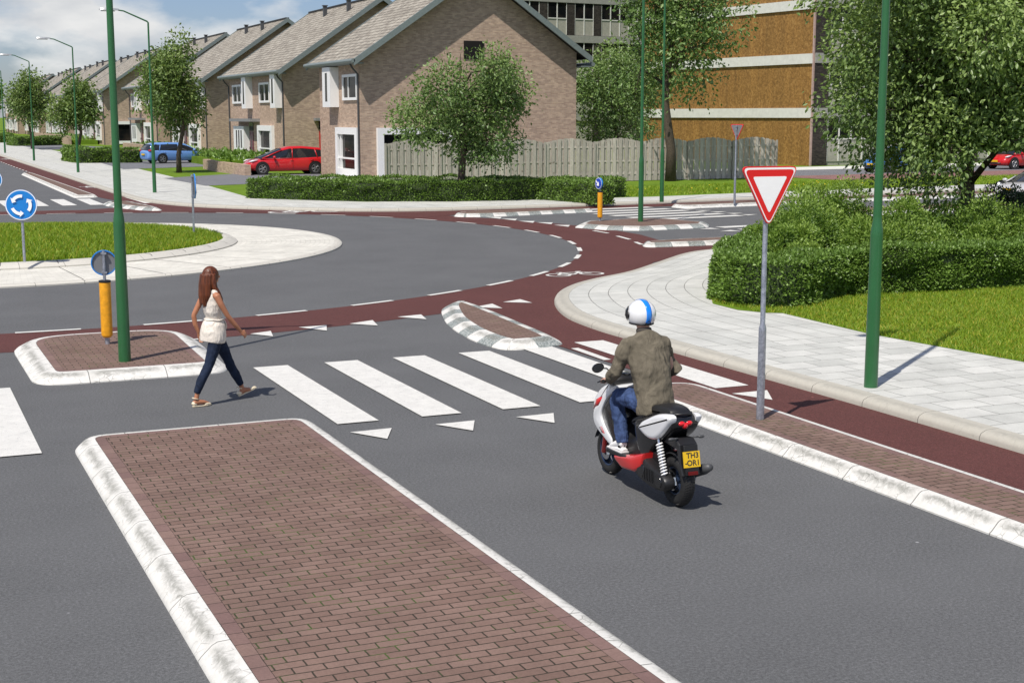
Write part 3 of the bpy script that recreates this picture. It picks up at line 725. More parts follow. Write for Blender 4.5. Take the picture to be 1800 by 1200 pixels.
def bike(cx, cy, rot, s=1.0):
    "the outline of a bicycle painted on the cycle path"
    b = MB(); ca, sa = math.cos(rot), math.sin(rot)
    def T(x, y): return (cx + (x*ca-y*sa)*s, cy + (x*sa+y*ca)*s, 0.0145)
    def seg(x0,y0,x1,y1,w=0.10):
        d = Vector((x1-x0,y1-y0)).normalized(); n = Vector((-d.y,d.x))*w/2
        b.add([T(x0-n.x,y0-n.y),T(x1-n.x,y1-n.y),T(x1+n.x,y1+n.y),T(x0+n.x,y0+n.y)], [(0,1,2,3)])
    for wx in (-0.62, 0.62):
        vs = []; 
        for i in range(40):
            th = 2*math.pi*i/40; vs += [T(wx+0.33*math.cos(th), 0.33*math.sin(th)), T(wx+0.43*math.cos(th), 0.43*math.sin(th))]
        b.add(vs, [(2*i, 2*i+1, (2*i+3)%80, (2*i+2)%80) for i in range(40)])
    seg(-0.62,0,-0.25,0.55); seg(-0.62,0,-0.05,-0.02); seg(-0.05,-0.02,-0.27,0.66); seg(-0.05,-0.02,0.42,0.52); seg(-0.25,0.55,0.42,0.52); seg(0.62,0,0.38,0.72); seg(0.38,0.72,0.60,0.74); seg(-0.38,0.68,-0.15,0.68,0.09)
    o = b.build('bicycle_symbol', MAT['paint'], fix=False); o['kind'] = 'structure'
    k = len(o.data.vertices)
    for i, v in enumerate(o.data.vertices): v.co.z += (i % 7)*0.00004
c_ = Vector(at(1011,483)); e0 = Vector(at(964,486)); e1 = Vector(at(1060,481)); d_ = e1-e0
bike(c_.x, c_.y, math.atan2(d_.y, d_.x), 0.66)
bike(*at(536,372.6), 0.0, 1.3)
bike(*at(173,329), math.pi/2+0.2, 1.0)
bike(*at(17,280), math.pi/2, 1.0)
# ------------------------------------------------------------------ leaves and grass (numpy meshes)
def cloud_mesh(name, V, F4, UVc, m, parent=None):
    "V (n,3) vertices, F4 (k,4) quads, UVc (k,) one shade number per quad"
    me = bpy.data.meshes.new(name); nf = len(F4)
    me.vertices.add(len(V)); me.vertices.foreach_set('co', V.astype(np.float32).ravel())
    me.loops.add(nf*4); me.loops.foreach_set('vertex_index', F4.astype(np.int32).ravel())
    me.polygons.add(nf); me.polygons.foreach_set('loop_start', np.arange(0, nf*4, 4, dtype=np.int32))
    try: me.polygons.foreach_set('loop_total', np.full(nf, 4, dtype=np.int32))
    except Exception: pass
    uv = me.uv_layers.new(name='UVMap'); uu = np.repeat(UVc, 4); uv.data.foreach_set('uv', np.stack([uu, np.zeros_like(uu)], 1).astype(np.float32).ravel())
    me.materials.append(m); me.update(calc_edges=True)
    o = bpy.data.objects.new(name, me); COL.objects.link(o)
    if parent is not None: o.parent = parent
    return o
def unit(a): return a/np.maximum(np.linalg.norm(a, axis=1, keepdims=True), 1e-9)
def leaves(name, P, D, size, m, parent=None, aspect=0.5, shade=None, droop=0.0, rs=None):
    "one folded leaf (two quads) at each point P, its tip roughly along D"
    rs = rs or rng; n = len(P); sz = size*rs.uniform(0.65, 1.3, n)[:, None]
    t = unit(D + rs.normal(0, 0.55, (n, 3)) + np.array([0, 0, -droop]))
    s = unit(np.cross(t, rs.normal(0, 1, (n, 3)))); nr = np.cross(s, t)
    a = P; b = P + t*sz; mid = P + t*sz*0.45
    w = sz*aspect*0.5
    l = mid + s*w + nr*w*0.45; r = mid - s*w + nr*w*0.45
    l2 = P + t*sz*0.75 + s*w*0.7 + nr*w*0.3; r2 = P + t*sz*0.75 - s*w*0.7 + nr*w*0.3
    V = np.stack([a, l, l2, b, r2, r], 1).reshape(-1, 3); i = np.arange(n)*6
    F = np.concatenate([np.stack([i, i+1, i+2, i+3], 1), np.stack([i, i+3, i+4, i+5], 1)])
    sh = rs.uniform(0, 1, n)**1.2 if shade is None else np.clip(shade + rs.normal(0, 0.18, n), 0, 1)
    return cloud_mesh(name, V, F, np.concatenate([sh, sh]), m, parent)
def blades(name, P, h, w, m, parent=None, lean=0.35, dry=0.08):
    n = len(P); hh = h*rng.uniform(0.6, 1.35, n)[:, None]; a = rng.uniform(0, 2*np.pi, n)
    s = np.stack([np.cos(a), np.sin(a), np.zeros(n)], 1)*w*0.5
    ln = rng.normal(0, lean, (n, 3))*hh; ln[:, 2] = 0
    up_ = np.array([0, 0, 1.0])
    b0, b1 = P - s, P + s; m0, m1 = P + up_*hh*0.55 + ln*0.3 - s*0.8, P + up_*hh*0.55 + ln*0.3 + s*0.8
    tp = P + up_*hh + ln; t0, t1 = tp - s*0.15, tp + s*0.15
    V = np.stack([b0, b1, m1, m0, t1, t0], 1).reshape(-1, 3); i = np.arange(n)*6
    F = np.concatenate([np.stack([i, i+1, i+2, i+3], 1), np.stack([i+3, i+2, i+4, i+5], 1)])
    sh = rng.uniform(0, 0.66, n); d = rng.uniform(0, 1, n) < dry; sh[d] = rng.uniform(0.85, 1, d.sum())
    o = cloud_mesh(name, V, F, np.concatenate([sh, sh]), m, parent); o['kind'] = 'stuff'; o['label'] = None if False else name
    del o['label']; return o
def in_poly(x, y, poly):
    c = np.zeros(len(x), bool); k = len(poly)
    for i in range(k):
        x0, y0 = poly[i][0], poly[i][1]; x1, y1 = poly[i-1][0], poly[i-1][1]
        if y0 == y1: continue
        q = ((y0 > y) != (y1 > y)) & (x < (x1-x0)*(y-y0)/(y1-y0)+x0); c ^= q
    return c

# grass on the round island
nG = 70000
a = rng.uniform(0, 2*np.pi, nG); q = np.sqrt(rng.uniform(0, 1, nG)); aa = np.array([grass_r(v) for v in a]) + 0.0
x = C0.x + np.cos(a)*aa*q; y = C0.y + np.sin(a)*aa*q
blades('grass', np.stack([x, y, 0.185 + 0.22*(1-q**2)], 1), 0.115, 0.020, MAT['grass_blade'])['label'] = 'bright green tall grass filling the middle of the round island'
# grass on the corner lawn
x = rng.uniform(13.6, 21.5, 150000); y = rng.uniform(11.5, 23.2, 150000)
k = in_poly(x, y, [(p[0], p[1]) for p in lawnE]); x, y = x[k], y[k]
P = np.stack([x, y, np.full(len(x), 0.128)], 1)
blades('grass', P, 0.058, 0.011, MAT['grass_blade'], lean=0.5, dry=0.14)['label'] = 'short mown grass with dry tips between the corner pavement and the clipped hedge'
# fringe of blades on the far lawn, with dandelions
xs_, ys_ = [], []
u_ = rng.uniform(24, 60, 26000); v_ = rng.uniform(10.8, 17.2, 26000)
P = np.array([[*(C0 + UA*a_ + VA*b_)] for a_, b_ in zip(u_, v_)]); P = np.c_[P, np.full(len(P), 0.122)]
blades('grass', P, 0.10, 0.03, MAT['grass_blade'], lean=0.5, dry=0.03)['label'] = 'green lawn with yellow dandelions in front of the wavy wooden fence'
MAT['dandelion'] = simple('dandelion_yellow', (0.75, 0.55, 0.02), 0.6)
fl = MB()
for i in range(26):
    cc = arm(random.uniform(27, 44), random.uniform(11.5, 15.5)); r_ = random.uniform(0.03, 0.045)
    fl.sphere((cc.x, cc.y, 0.26), (r_, r_, r_*0.6), 6, 4)
fo = fl.build('dandelions', MAT['dandelion']); fo['kind'] = 'stuff'; fo['label'] = 'yellow dandelion flowers scattered over the lawn by the fence'

# ------------------------------------------------------------------ hedges and shrubs
def hedge(label, pts, width, h, z0=0.12, dens=900, leaf=0.075, mat='leaf_hedge', group='clipped hedges', side=0):
    "clipped hedge along a polyline in plan"
    root = empty('clipped_hedge', (0,0,0), 0, label, 'hedge', group)
    P = resample(pts, 0.5, closed=False); nn = normals(P, False)
    core = MB(); q = [(-width/2+.06, z0), (-width/2+.05, z0+h-.08), (width/2-.05, z0+h-.08), (width/2-.06, z0)]
    for p, n in zip(P, nn):
        for d, z in q: core.v.append((p.x+n.x*d, p.y+n.y*d, z))
    k = len(P)
    for i in range(k-1):
        for c in range(3): core.f.append((i*4+c, (i+1)*4+c, (i+1)*4+c+1, i*4+c+1)); core.m.append(0)
    core.f += [(0,1,2,3), ((k-1)*4+3,(k-1)*4+2,(k-1)*4+1,(k-1)*4)]; core.m += [0,0]
    core.build('branches', MAT['twig_core'], root)
    L_ = sum((b-a).length for a, b in zip(P[:-1], P[1:])); per = 2*h+width
    PP, DD = [], []
    for i in range(k-1):
        seg = (P[i+1]-P[i]).length; m_ = int(dens*seg*per)
        t_ = rng.uniform(0, 1, m_); w = rng.uniform(0, per, m_)
        d = np.where(w < h, -width/2, np.where(w < h+width, w-h-width/2, width/2)); z = np.where(w < h, w, np.where(w < h+width, h, per-w))
        nx = nn[i].x*(1-t_)+nn[i+1].x*t_; ny = nn[i].y*(1-t_)+nn[i+1].y*t_
        px, py = P[i].x*(1-t_)+P[i+1].x*t_, P[i].y*(1-t_)+P[i+1].y*t_
        wob = 0.05*np.sin(px*3.1+z*5)+0.04*np.sin(py*4.3-px*1.7+z*9)+0.03*np.sin(px*9+py*7)
        od = np.where(w < h, -1, np.where(w < h+width, 0, 1)); oz = np.where((w >= h) & (w < h+width), 1.0, 0.25)
        dd = d + od*(wob+rng.normal(0, .022, m_)); zz = z0 + z + (oz > .5)*(wob*0.8+rng.normal(0, .025, m_))
        PP.append(np.stack([px+nx*dd, py+ny*dd, zz], 1)); DD.append(np.stack([nx*od, ny*od, oz], 1))
    for e, sgn in ((0, -1), (k-1, 1)):
        m_ = int(dens*h*width*1.1); d = rng.uniform(-width/2, width/2, m_); z = rng.uniform(0, h, m_)
        dr = (P[1]-P[0] if e == 0 else P[-1]-P[-2]).normalized()*sgn
        o_ = rng.normal(0, 0.025, m_)+0.02
        PP.append(np.stack([P[e].x+nn[e].x*d+dr.x*o_, P[e].y+nn[e].y*d+dr.y*o_, z0+z], 1)); DD.append(np.tile([dr.x, dr.y, .2], (m_, 1)))
    leaves('foliage', np.concatenate(PP), np.concatenate(DD)*1.2, leaf, MAT[mat], root, aspect=0.62)
    return root
hzz = 0.12
hedge('long low clipped hedge along the pavement beyond the roundabout', [(14.0,58.1),(15.6,56.1),(17.5,54.2),(20.6,52.75),(23.2,52.5),(25.6,52.5),(28.2,52.9)], 0.85, 0.76, dens=700, leaf=0.085)
hedge('second low hedge behind the round crowned tree, in front of the wooden fence', [tuple(depth_px(px, d)) for px, d in ((470,60.8),(640,60.6),(830,60.5),(940,59),(1010,57),(1060,55.2))], 0.8, 0.78, dens=520, leaf=0.085)
a0 = (13.88, 21.1)
hp = [(22.5,22.35),(20.2,21.75),(17.6,21.85),(16.2,21.95),(15.1,21.35),(14.45,21.05),(14.2,21.5),(14.45,22.4),(15.6,23.9),(17.2,25.7),(19.2,27.4),(22,28.1),(27,28.3)]
hedge('clipped hedge with a rounded end on the near corner beside the mown lawn', catmull(hp, 3), 0.85, 0.82, dens=2800, leaf=0.060)
for lab, pts in (('low clipped hedge to the left of the blue estate car', [at(133,287,.12), at(176,286.5,.12), at(246,286.5,.12)]),
                 ('low clipped hedge behind the second of the small street trees', [at(25,257,.12), at(60,256.5,.12), at(104,255.5,.12)])):
    p0, p1, p2 = [Vector(p) for p in pts]
    hedge(lab, [p0+Vector((0.3,6)), p0+Vector((0.6,0.3)), p1+Vector((0,0.5)), p2+Vector((0,0.5))], 1.0, 0.95, dens=240, leaf=0.15)
hedge('low clipped hedge at the far left end of the street', [at(0,251,.12), at(17,250,.12)], 1.0, 1.0, dens=200, leaf=0.18)

def shrub(label, c, r, n, leaf, mat='leaf_shrub', z0=0.12, cat='shrub', group='loose shrubs on the near corner', stems=5, spiky=0.0):
    root = empty('shrub', (c[0], c[1], z0), 0, label, cat, group)
    rs = rng; st = MB(); lob = []
    for i in range(26):
        v = unit(rs.normal(0, 1, (1, 3)))[0]; v[2] = abs(v[2])*0.9+0.1; s = rs.uniform(0.55, 1.0)
        lob.append((np.array([v[0]*r[0]*s, v[1]*r[1]*s, r[2]*v[2]*s]), rs.uniform(0.20, 0.36)*min(r)))
    for i in range(stems):
        p = lob[i*3][0]; st.tube([(0.1*math.cos(i*2.1), 0.1*math.sin(i*2.1), -0.02), tuple(p*0.5+np.array([0, 0, 0.15])), tuple(p)], [0.022, 0.016, 0.007], 6)
    st.build('stem', MAT['bark'], root)
    PP, DD, SS = [], [], []
    for cc, rad in lob:
        m_ = int(n/26); v = unit(rs.normal(0, 1, (m_, 3))); q = rs.uniform(0.5, 1.08, m_)[:, None]
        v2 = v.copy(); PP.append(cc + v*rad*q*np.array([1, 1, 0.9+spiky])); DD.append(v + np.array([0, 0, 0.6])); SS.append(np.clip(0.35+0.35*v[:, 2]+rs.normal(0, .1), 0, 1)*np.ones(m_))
    m_ = int(n*0.35); v = unit(rs.normal(0, 1, (m_, 3))); v[:, 2] = np.abs(v[:, 2]); q = rs.uniform(0.2, 0.95, m_)[:, None]
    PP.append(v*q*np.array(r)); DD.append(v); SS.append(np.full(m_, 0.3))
    PP = np.concatenate(PP); PP[:, 2] = np.maximum(PP[:, 2], 0.02)
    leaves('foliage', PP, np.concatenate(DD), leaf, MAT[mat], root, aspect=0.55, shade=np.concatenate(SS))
    return root
SH = [((16.0,23.4),(1.3,0.9,0.85),'round leafy shrub at the tip of the corner hedge'), ((17.4,24.6),(1.4,1.2,1.30),'leafy shrub with a tall sprig, behind the red and white give way sign'),
      ((19.3,24.0),(1.6,1.3,1.32),'leafy shrub directly left of the right hand green pole'), ((21.8,24.3),(1.7,1.4,1.35),'leafy shrub directly right of the right hand green pole'),
      ((23.6,23.6),(1.5,1.2,1.15),'leafy shrub just in front of the large tree trunk'), ((19.6,26.6),(1.5,1.4,1.35),'leafy shrub at the back of the corner bed, under the large tree'),
      ((27.3,24.6),(1.6,1.4,1.45),'leafy shrub at the right edge of the photo above the clipped hedge')]
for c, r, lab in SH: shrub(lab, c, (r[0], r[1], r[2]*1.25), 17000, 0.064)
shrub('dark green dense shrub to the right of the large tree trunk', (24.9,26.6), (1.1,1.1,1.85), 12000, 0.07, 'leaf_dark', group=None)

# ------------------------------------------------------------------ trees
def tree(name, label, base, h, crown_c, crown_r, trunk_r, n, leaf, mat, lobes=22, z0=0.12, fork=0.35, seed=1, droop=0.3, group=None, low=0.3, cat='tree', limbs=7, lean=(0, 0), lowf=None, hollow=0.45, lobe_r=(0.26, 0.42)):
    rs = np.random.default_rng(seed)
    root = empty(name, (base[0], base[1], z0), 0, label, cat, group)
    cc = np.array(crown_c, float); cr = np.array(crown_r, float)
    lob = []
    for i in range(lobes):
        for _ in range(20):
            v = unit(rs.normal(0, 1, (1, 3)))[0]; s = rs.uniform(0.35, 0.85)
            p = cc + v*cr*s
            if all(np.linalg.norm((p-l[0])/cr) > 0.30 for l in lob): break
        lob.append((p, rs.uniform(*lobe_r)))
    tr = MB(); top = np.array([lean[0], lean[1], h*0.82]); fk = h*fork
    pts = [(0, 0, -0.05), (lean[0]*.05, lean[1]*.05, fk*0.4), (lean[0]*.2+0.02*h*rs.normal(), lean[1]*.2, fk), (lean[0]*.5, lean[1]*.5+.02*h*rs.normal(), (fk+h*.82)/2), tuple(top)]
    tr.tube(pts, [trunk_r*1.25, trunk_r, trunk_r*.82, trunk_r*.45, trunk_r*.12], 10)
    tob = tr.build('trunk', MAT['bark'], root, smooth=True)
    axis = [np.array(p, float) for p in pts]
    br = MB()
    for i, (p, rad) in enumerate(lob):
        zz = min(max(fk*0.75, p[2]-rs.uniform(.25, .5)*np.hypot(p[0], p[1])-0.2), h*0.75)
        k = np.searchsorted([a[2] for a in axis], zz)-1; k = max(0, min(k, 3)); a, b = axis[k], axis[k+1]; f = (zz-a[2])/(b[2]-a[2]+1e-9); s = a+(b-a)*f
        r0 = trunk_r*(0.42 if i < limbs else 0.22)
        m1 = s + (p-s)*0.4 + np.array([0, 0, 0.12*np.linalg.norm(p-s)]) + rs.normal(0, .03*h, 3)*.5
        br.tube([tuple(s), tuple(m1), tuple(s+(p-s)*.75+rs.normal(0, .02*h, 3)*.5), tuple(p)], [r0, r0*.65, r0*.38, r0*.12], 6)
        for j in range(4):
            e = p + unit(rs.normal(0, 1, (1, 3)))[0]*cr*rad*0.9
            br.tube([tuple(m1+(p-m1)*rs.uniform(.3, .9)), tuple((m1+(p-m1)*.8+e)/2+rs.normal(0, .01*h, 3)), tuple(e)], [r0*.3, r0*.18, r0*.05], 5)
    br.build('limbs', MAT['bark'], root, smooth=True)
    PP, DD, SS = [], [], []
    tot = sum(l[1]**2 for l in lob)
    for p, rad in lob:
        m_ = int(n*0.85*rad**2/tot)
        # sprays of leaves: several leaves share a twig tip
        ks = max(1, m_//9); v = unit(rs.normal(0, 1, (ks, 3))); q = rs.uniform(hollow, 1.12, ks)[:, None]
        tip = p + v*q*cr*rad
        idx = rs.integers(0, ks, m_)
        PP.append(tip[idx] + rs.normal(0, leaf*1.1, (m_, 3))); DD.append(v[idx]*0.6 + rs.normal(0, .3, (m_, 3)))
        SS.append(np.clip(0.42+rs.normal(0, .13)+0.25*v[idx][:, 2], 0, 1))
    m_ = int(n*.15); v = unit(rs.normal(0, 1, (m_, 3))); q = rs.uniform(0.1, 0.85, m_)[:, None]
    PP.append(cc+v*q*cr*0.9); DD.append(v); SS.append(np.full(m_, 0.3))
    PP = np.concatenate(PP); keep = PP[:, 2] > (low if lowf is None else lowf(PP))
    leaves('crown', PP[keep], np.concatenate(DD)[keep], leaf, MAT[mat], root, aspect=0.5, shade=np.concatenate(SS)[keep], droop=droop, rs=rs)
    return root
tree('broadleaf_tree', 'large broadleaf tree with a forked trunk rising behind the shrubs at the right', (22.45,25.6), 9.0, (0.0,0.4,4.95), (3.9,3.9,3.75), 0.20, 88000, 0.12, 'leaf_big', lobes=40, seed=5, fork=0.16, lowf=lambda P: np.where(P[:, 0]*rt.x+P[:, 1]*rt.y < -0.2, 1.25, 2.6), droop=0.5, limbs=10, hollow=0.5, lobe_r=(0.22,0.36))
tree('broadleaf_tree', 'round crowned tree growing between the two low hedges in front of the brick gable', tuple(depth_px(812, 57.6)), 7.0, (0.25,0.2,4.0), (2.8,2.8,2.65), 0.15, 15500, 0.150, 'leaf_tree', lobes=15, seed=14, fork=0.30, low=1.0, group='trees between the fence and the roundabout')
tree('broadleaf_tree', 'tall tree on the lawn in front of the fence, beside a slim green pole', (37.3,64.3), 13.5, (0.2,0,8.4), (3.3,3.3,5.6), 0.24, 15000, 0.21, 'leaf_tree', lobes=24, seed=23, fork=0.3, low=2.6, group='trees between the fence and the roundabout')
tree('broadleaf_tree', 'spreading tree behind the wooden fence to the right of the brick gable', (40.6,76.5), 7.6, (0.2,0,4.6), (4.2,3.6,3.0), 0.2, 13000, 0.20, 'leaf_tree', lobes=20, seed=31, fork=0.25, low=1.5)
for i, (px, py, d, h, cr, cz, lab) in enumerate(((315,304,0,8.1,(1.95,1.95,3.15),5.1,'tall slim street tree on the lawn in front of the blue estate car'),
        (139,274,0,5.9,(2.0,2.0,2.3),4.0,'small street tree right of the third green lamp post'), (57,262,0,7.2,(2.5,2.5,2.8),5.0,'street tree furthest left with an upright crown'))):
    b_ = at(px, py, .12)
    tree('street_tree', lab, b_, h, (0,0,cz), cr, 0.14, 12000 if i == 0 else 7000, 0.2 if i == 0 else 0.27, 'leaf_far', lobes=22, seed=41+i, fork=0.33, low=1.6, group='street trees along the terraced houses', hollow=0.4)
for i, (x_, y_, h) in enumerate(((13.0,330,16),(20.0,345,14),(8.0,350,15))):
    tree('distant_tree', 'yellow green tree closing the far end of the street at the left edge', (x_, y_), h, (0,0,h*.6), (6,5,h*.42), 0.3, 2600, 0.9, 'leaf_hedge', lobes=16, seed=61+i, group='trees closing the far end of the street', limbs=4)
# ------------------------------------------------------------------ brick houses
ORD = ['nearest', 'second', 'third', 'fourth', 'fifth', 'sixth', 'seventh', 'eighth', 'ninth', 'tenth', 'eleventh', 'twelfth']
def roofz(x): return 11.15 - 0.69*abs(x-6.5)
def window(root, y0, y1, z0, z1, proud=0.10, bar=0.14, mull=(), trans=(), name='window', x=0.0, side=None, pane='glass'):
    "framed window on the front (x = 0 plane, looking to -x) or on the gable (side: y plane, looking to -y)"
    f = MB(); g = MB()
    def bx(m, a0, a1, p0, p1, c0, c1):
        if side is None: m.box(x-p1, x-p0, a0, a1, c0, c1)
        else: m.box(a0, a1, side-p1, side-p0, c0, c1)
    bx(f, y0, y1, 0.002, proud, z0, z0+bar); bx(f, y0, y1, 0.002, proud, z1-bar, z1)
    bx(f, y0, y0+bar, 0.002, proud, z0+bar, z1-bar); bx(f, y1-bar, y1, 0.002, proud, z0+bar, z1-bar)
    for m_ in mull: bx(f, y0+(y1-y0)*m_-0.045, y0+(y1-y0)*m_+0.045, 0.002, proud*0.7, z0+bar, z1-bar)
    for m_ in trans: bx(f, y0+bar, y1-bar, 0.004, proud*0.66, z0+(z1-z0)*m_-0.04, z0+(z1-z0)*m_+0.04)
    bx(g, y0+bar, y1-bar, 0.0025, 0.02, z0+bar, z1-bar)
    fo = f.build(name, MAT['white_frame'], root); g.build('pane', MAT[pane], fo); return fo
def slit_box(root, y0, y1, z0, z1, proud=0.5):
    b = MB().box(-proud, -0.002, y0, y1, z0, z1).build('window', MAT['white_frame'], root)
    yc = (y0+y1)/2; MB().box(-proud-0.004, -proud+0.05, yc-0.2, yc+0.2, z0+0.3, z1-0.3).build('pane', MAT['glass'], b); return b
def house(name, label, X, Y, units, gable=False, detail=True):
    root = empty(name, (X, Y, 0), 0, label, 'house', 'brick houses along the street')
    L_ = 7.45 if units == 1 else 15.7; D = 12.5; ov = 0.7
    w = MB(); P = [(0, 0.0), (D, 0.0), (D, roofz(D)-0.12), (6.5, roofz(6.5)-0.12), (0, roofz(0)-0.12)]
    w.add([(x, 0, z) for x, z in P] + [(x, L_, z) for x, z in P], [(0,1,2,3,4), (9,8,7,6,5)] + [(i, 5+i, 5+(i+1)%5, (i+1)%5) for i in range(5)])
    w.build('wall', MAT['brick'], root)
    r = MB(); th = 0.14
    for xa, xb in ((-0.45, 6.5), (13.0, 6.5)):
        za, zb = roofz(xa), roofz(xb); sl_ = math.hypot(xb-xa, zb-za); y0, y1 = -ov, L_+ov
        r.add([(xa, y0, za), (xb, y0, zb), (xb, y1, zb), (xa, y1, za), (xa, y0, za-th), (xb, y0, zb-th), (xb, y1, zb-th), (xa, y1, za-th)],
              [(0,1,2,3), (7,6,5,4), (0,4,5,1), (1,5,6,2), (2,6,7,3), (3,7,4,0)], 0,
              [[(y0,0),(y0,sl_),(y1,sl_),(y1,0)]] + [[(0,0)]*4]*5)
    ro = r.build('roof', MAT['roof'], root)
    rd = MB(); rd.box(6.35, 6.65, -ov, L_+ov, roofz(6.5)-0.04, roofz(6.5)+0.07); rd.build('ridge_cap', MAT['ridge'], ro)
    for (vy, s) in ((-ov, -1), (L_+ov, 1)):
        f = MB()
        for xa, xb in ((-0.55, 6.5), (13.1, 6.5)):
            za, zb = roofz(xa), roofz(xb); y0, y1 = (vy-0.10, vy) if s < 0 else (vy, vy+0.10)
            f.add([(xa, y0, za+.05), (xb, y0, zb+.05), (xb, y1, zb+.05), (xa, y1, za+.05), (xa, y0, za-.30), (xb, y0, zb-.30), (xb, y1, zb-.30), (xa, y1, za-.30)],
                  [(0,1,2,3), (7,6,5,4), (0,4,5,1), (1,5,6,2), (2,6,7,3), (3,7,4,0)])
        f.build('verge_board', MAT['fascia'], root)
    for xg, s in ((-0.60, 1), (13.15, -1)):
        g = MB(); zg = roofz(-0.5); g.tube([(xg, -ov-.1, zg-.08), (xg, L_+ov+.1, zg-.08)], 0.11, 8)
        g.box(min(xg, xg+.6*s), max(xg, xg+.6*s)-0.002, -ov+.003, L_+ov-.003, zg-.22, zg-.16)
        g.build('gutter', MAT['fascia'], root)
    zt = roofz(-0.5)-.18
    for yy in ([0.12] if units == 1 else [0.12, L_-0.12]):
        MB().tube([(-0.5, yy, zt), (-0.36, yy, zt-.25), (-0.08, yy, zt-.55), (-0.08, yy, 0.0)], 0.05, 8).build('downpipe', MAT['darkpipe'], root)
    for yy in ([5.2] if units == 1 else [3.4, 9.0]):
        v = MB(); v.box(5.35, 5.6, yy-.12, yy+.12, roofz(5.35)-.1, roofz(5.4)+.72); v.box(5.3, 5.65, yy-.17, yy+.17, roofz(5.4)+.72, roofz(5.4)+.78); v.build('vent_pipe', MAT['darkpipe'], ro)
    if units == 1:
        window(root, 0.32, 2.85, 4.27, 5.62, mull=(0.62,)); slit_box(root, 3.75, 5.2, 3.92, 6.05)
        window(root, 0.15, 3.95, 0.30, 2.84, proud=0.2, bar=0.36, mull=(0.80,), trans=(0.36,))
        MB().box(-0.12, -0.002, 0.15, 3.2, 0.0, 0.29).build('plinth', MAT['darkpipe'], root)
    else:
        for yo, main in ((0.0, True), (8.0, False)):
            slit_box(root, yo+0.55, yo+1.75, 3.96, 6.12)
            window(root, yo+3.6, yo+6.4, 4.33, 5.67, mull=(0.5,))
            if main: window(root, yo+2.75, yo+6.75, 0.62, 2.82, proud=0.2, bar=0.36, mull=(0.2,), trans=(0.3,))
            else:
                b = MB().box(-0.42, -0.002, yo+1.75, yo+4.9, 0.83, 2.73).build('window', MAT['white_frame'], root)
                for k in range(3): MB().box(-0.425, -0.40, yo+2.35+k*0.72, yo+2.7+k*0.72, 1.2, 2.45).build('pane', MAT['glass'], b)
        MB().box(-0.7, -0.002, 6.6, 12.9, 3.06, 3.26).build('canopy', MAT['canopy'], root)
        d = MB().box(-0.05, -0.002, 8.55, 9.55, 0.15, 2.35).build('door', MAT['door_maroon'], root)
        MB().box(-0.055, -0.03, 8.95, 9.15, 0.5, 2.1).build('pane', MAT['glass'], d); MB().box(-0.12, -0.055, 9.38, 9.43, 1.1, 1.3).build('handle', MAT['chrome'], d)
        MB().box(-0.045, -0.002, 8.5, 9.6, 2.42, 3.0).build('pane', MAT['glass'], root)
        if not gable:
            d = MB().box(2.25, 3.15, -0.05, -0.002, 0.2, 2.5).build('door', MAT['door_red'], root); MB().box(2.25, 3.15, -0.055, -0.002, 2.6, 3.1).build('pane', MAT['glass'], d)
            MB().box(1.9, 3.4, -0.5, -0.002, 3.14, 3.32).build('canopy', MAT['canopy'], root)
    if gable:
        window(root, 0.85, 5.2, 0.25, 2.83, proud=0.25, bar=0.34, mull=(), side=0.0)
        MB().box(5.8, 6.95, -0.05, -0.002, 6.45, 7.4).build('pane', MAT['glass'], root)
    return root
house('brick_house', 'nearest brick house with the big white framed gable window behind the wavy fence', 23.0, 71.7, 1, gable=True)
h2 = house('brick_house', 'wide brick house with a maroon door, directly behind the red hatchback', 24.0, 90.66, 2)
h3 = copy_tree(h2); h3.location = (24.0, 114.4, 0); h3['label'] = 'wide brick house behind the tall slim street tree and the blue estate'
h4 = copy_tree(h2); h4.location = (24.0, 136.6, 0); h4['label'] = 'wide brick house between the near green pole and the tall slim street tree'
h5 = house('brick_house', 'brick house behind the near left green pole with a large dark window in its gable', 24.0, 171.0, 2, gable=True)
place = ['just left of the near left green pole', 'left of the house with the dark gable window by two roofs', 'seen between the two small street trees', 'behind the left of the two small street trees', 'showing only its upper wall left of the small street trees', 'second from the left edge in the row', 'at the left edge, farthest of the row']
for i, (X, Y) in enumerate(((24.6,187.6),(24.0,206),(24.7,224.5),(24.0,243),(24.8,261.5),(24.0,282),(24.6,302))):
    c = copy_tree(h2); c.location = (X, Y, 0); c['label'] = 'far brick house ' + place[i]
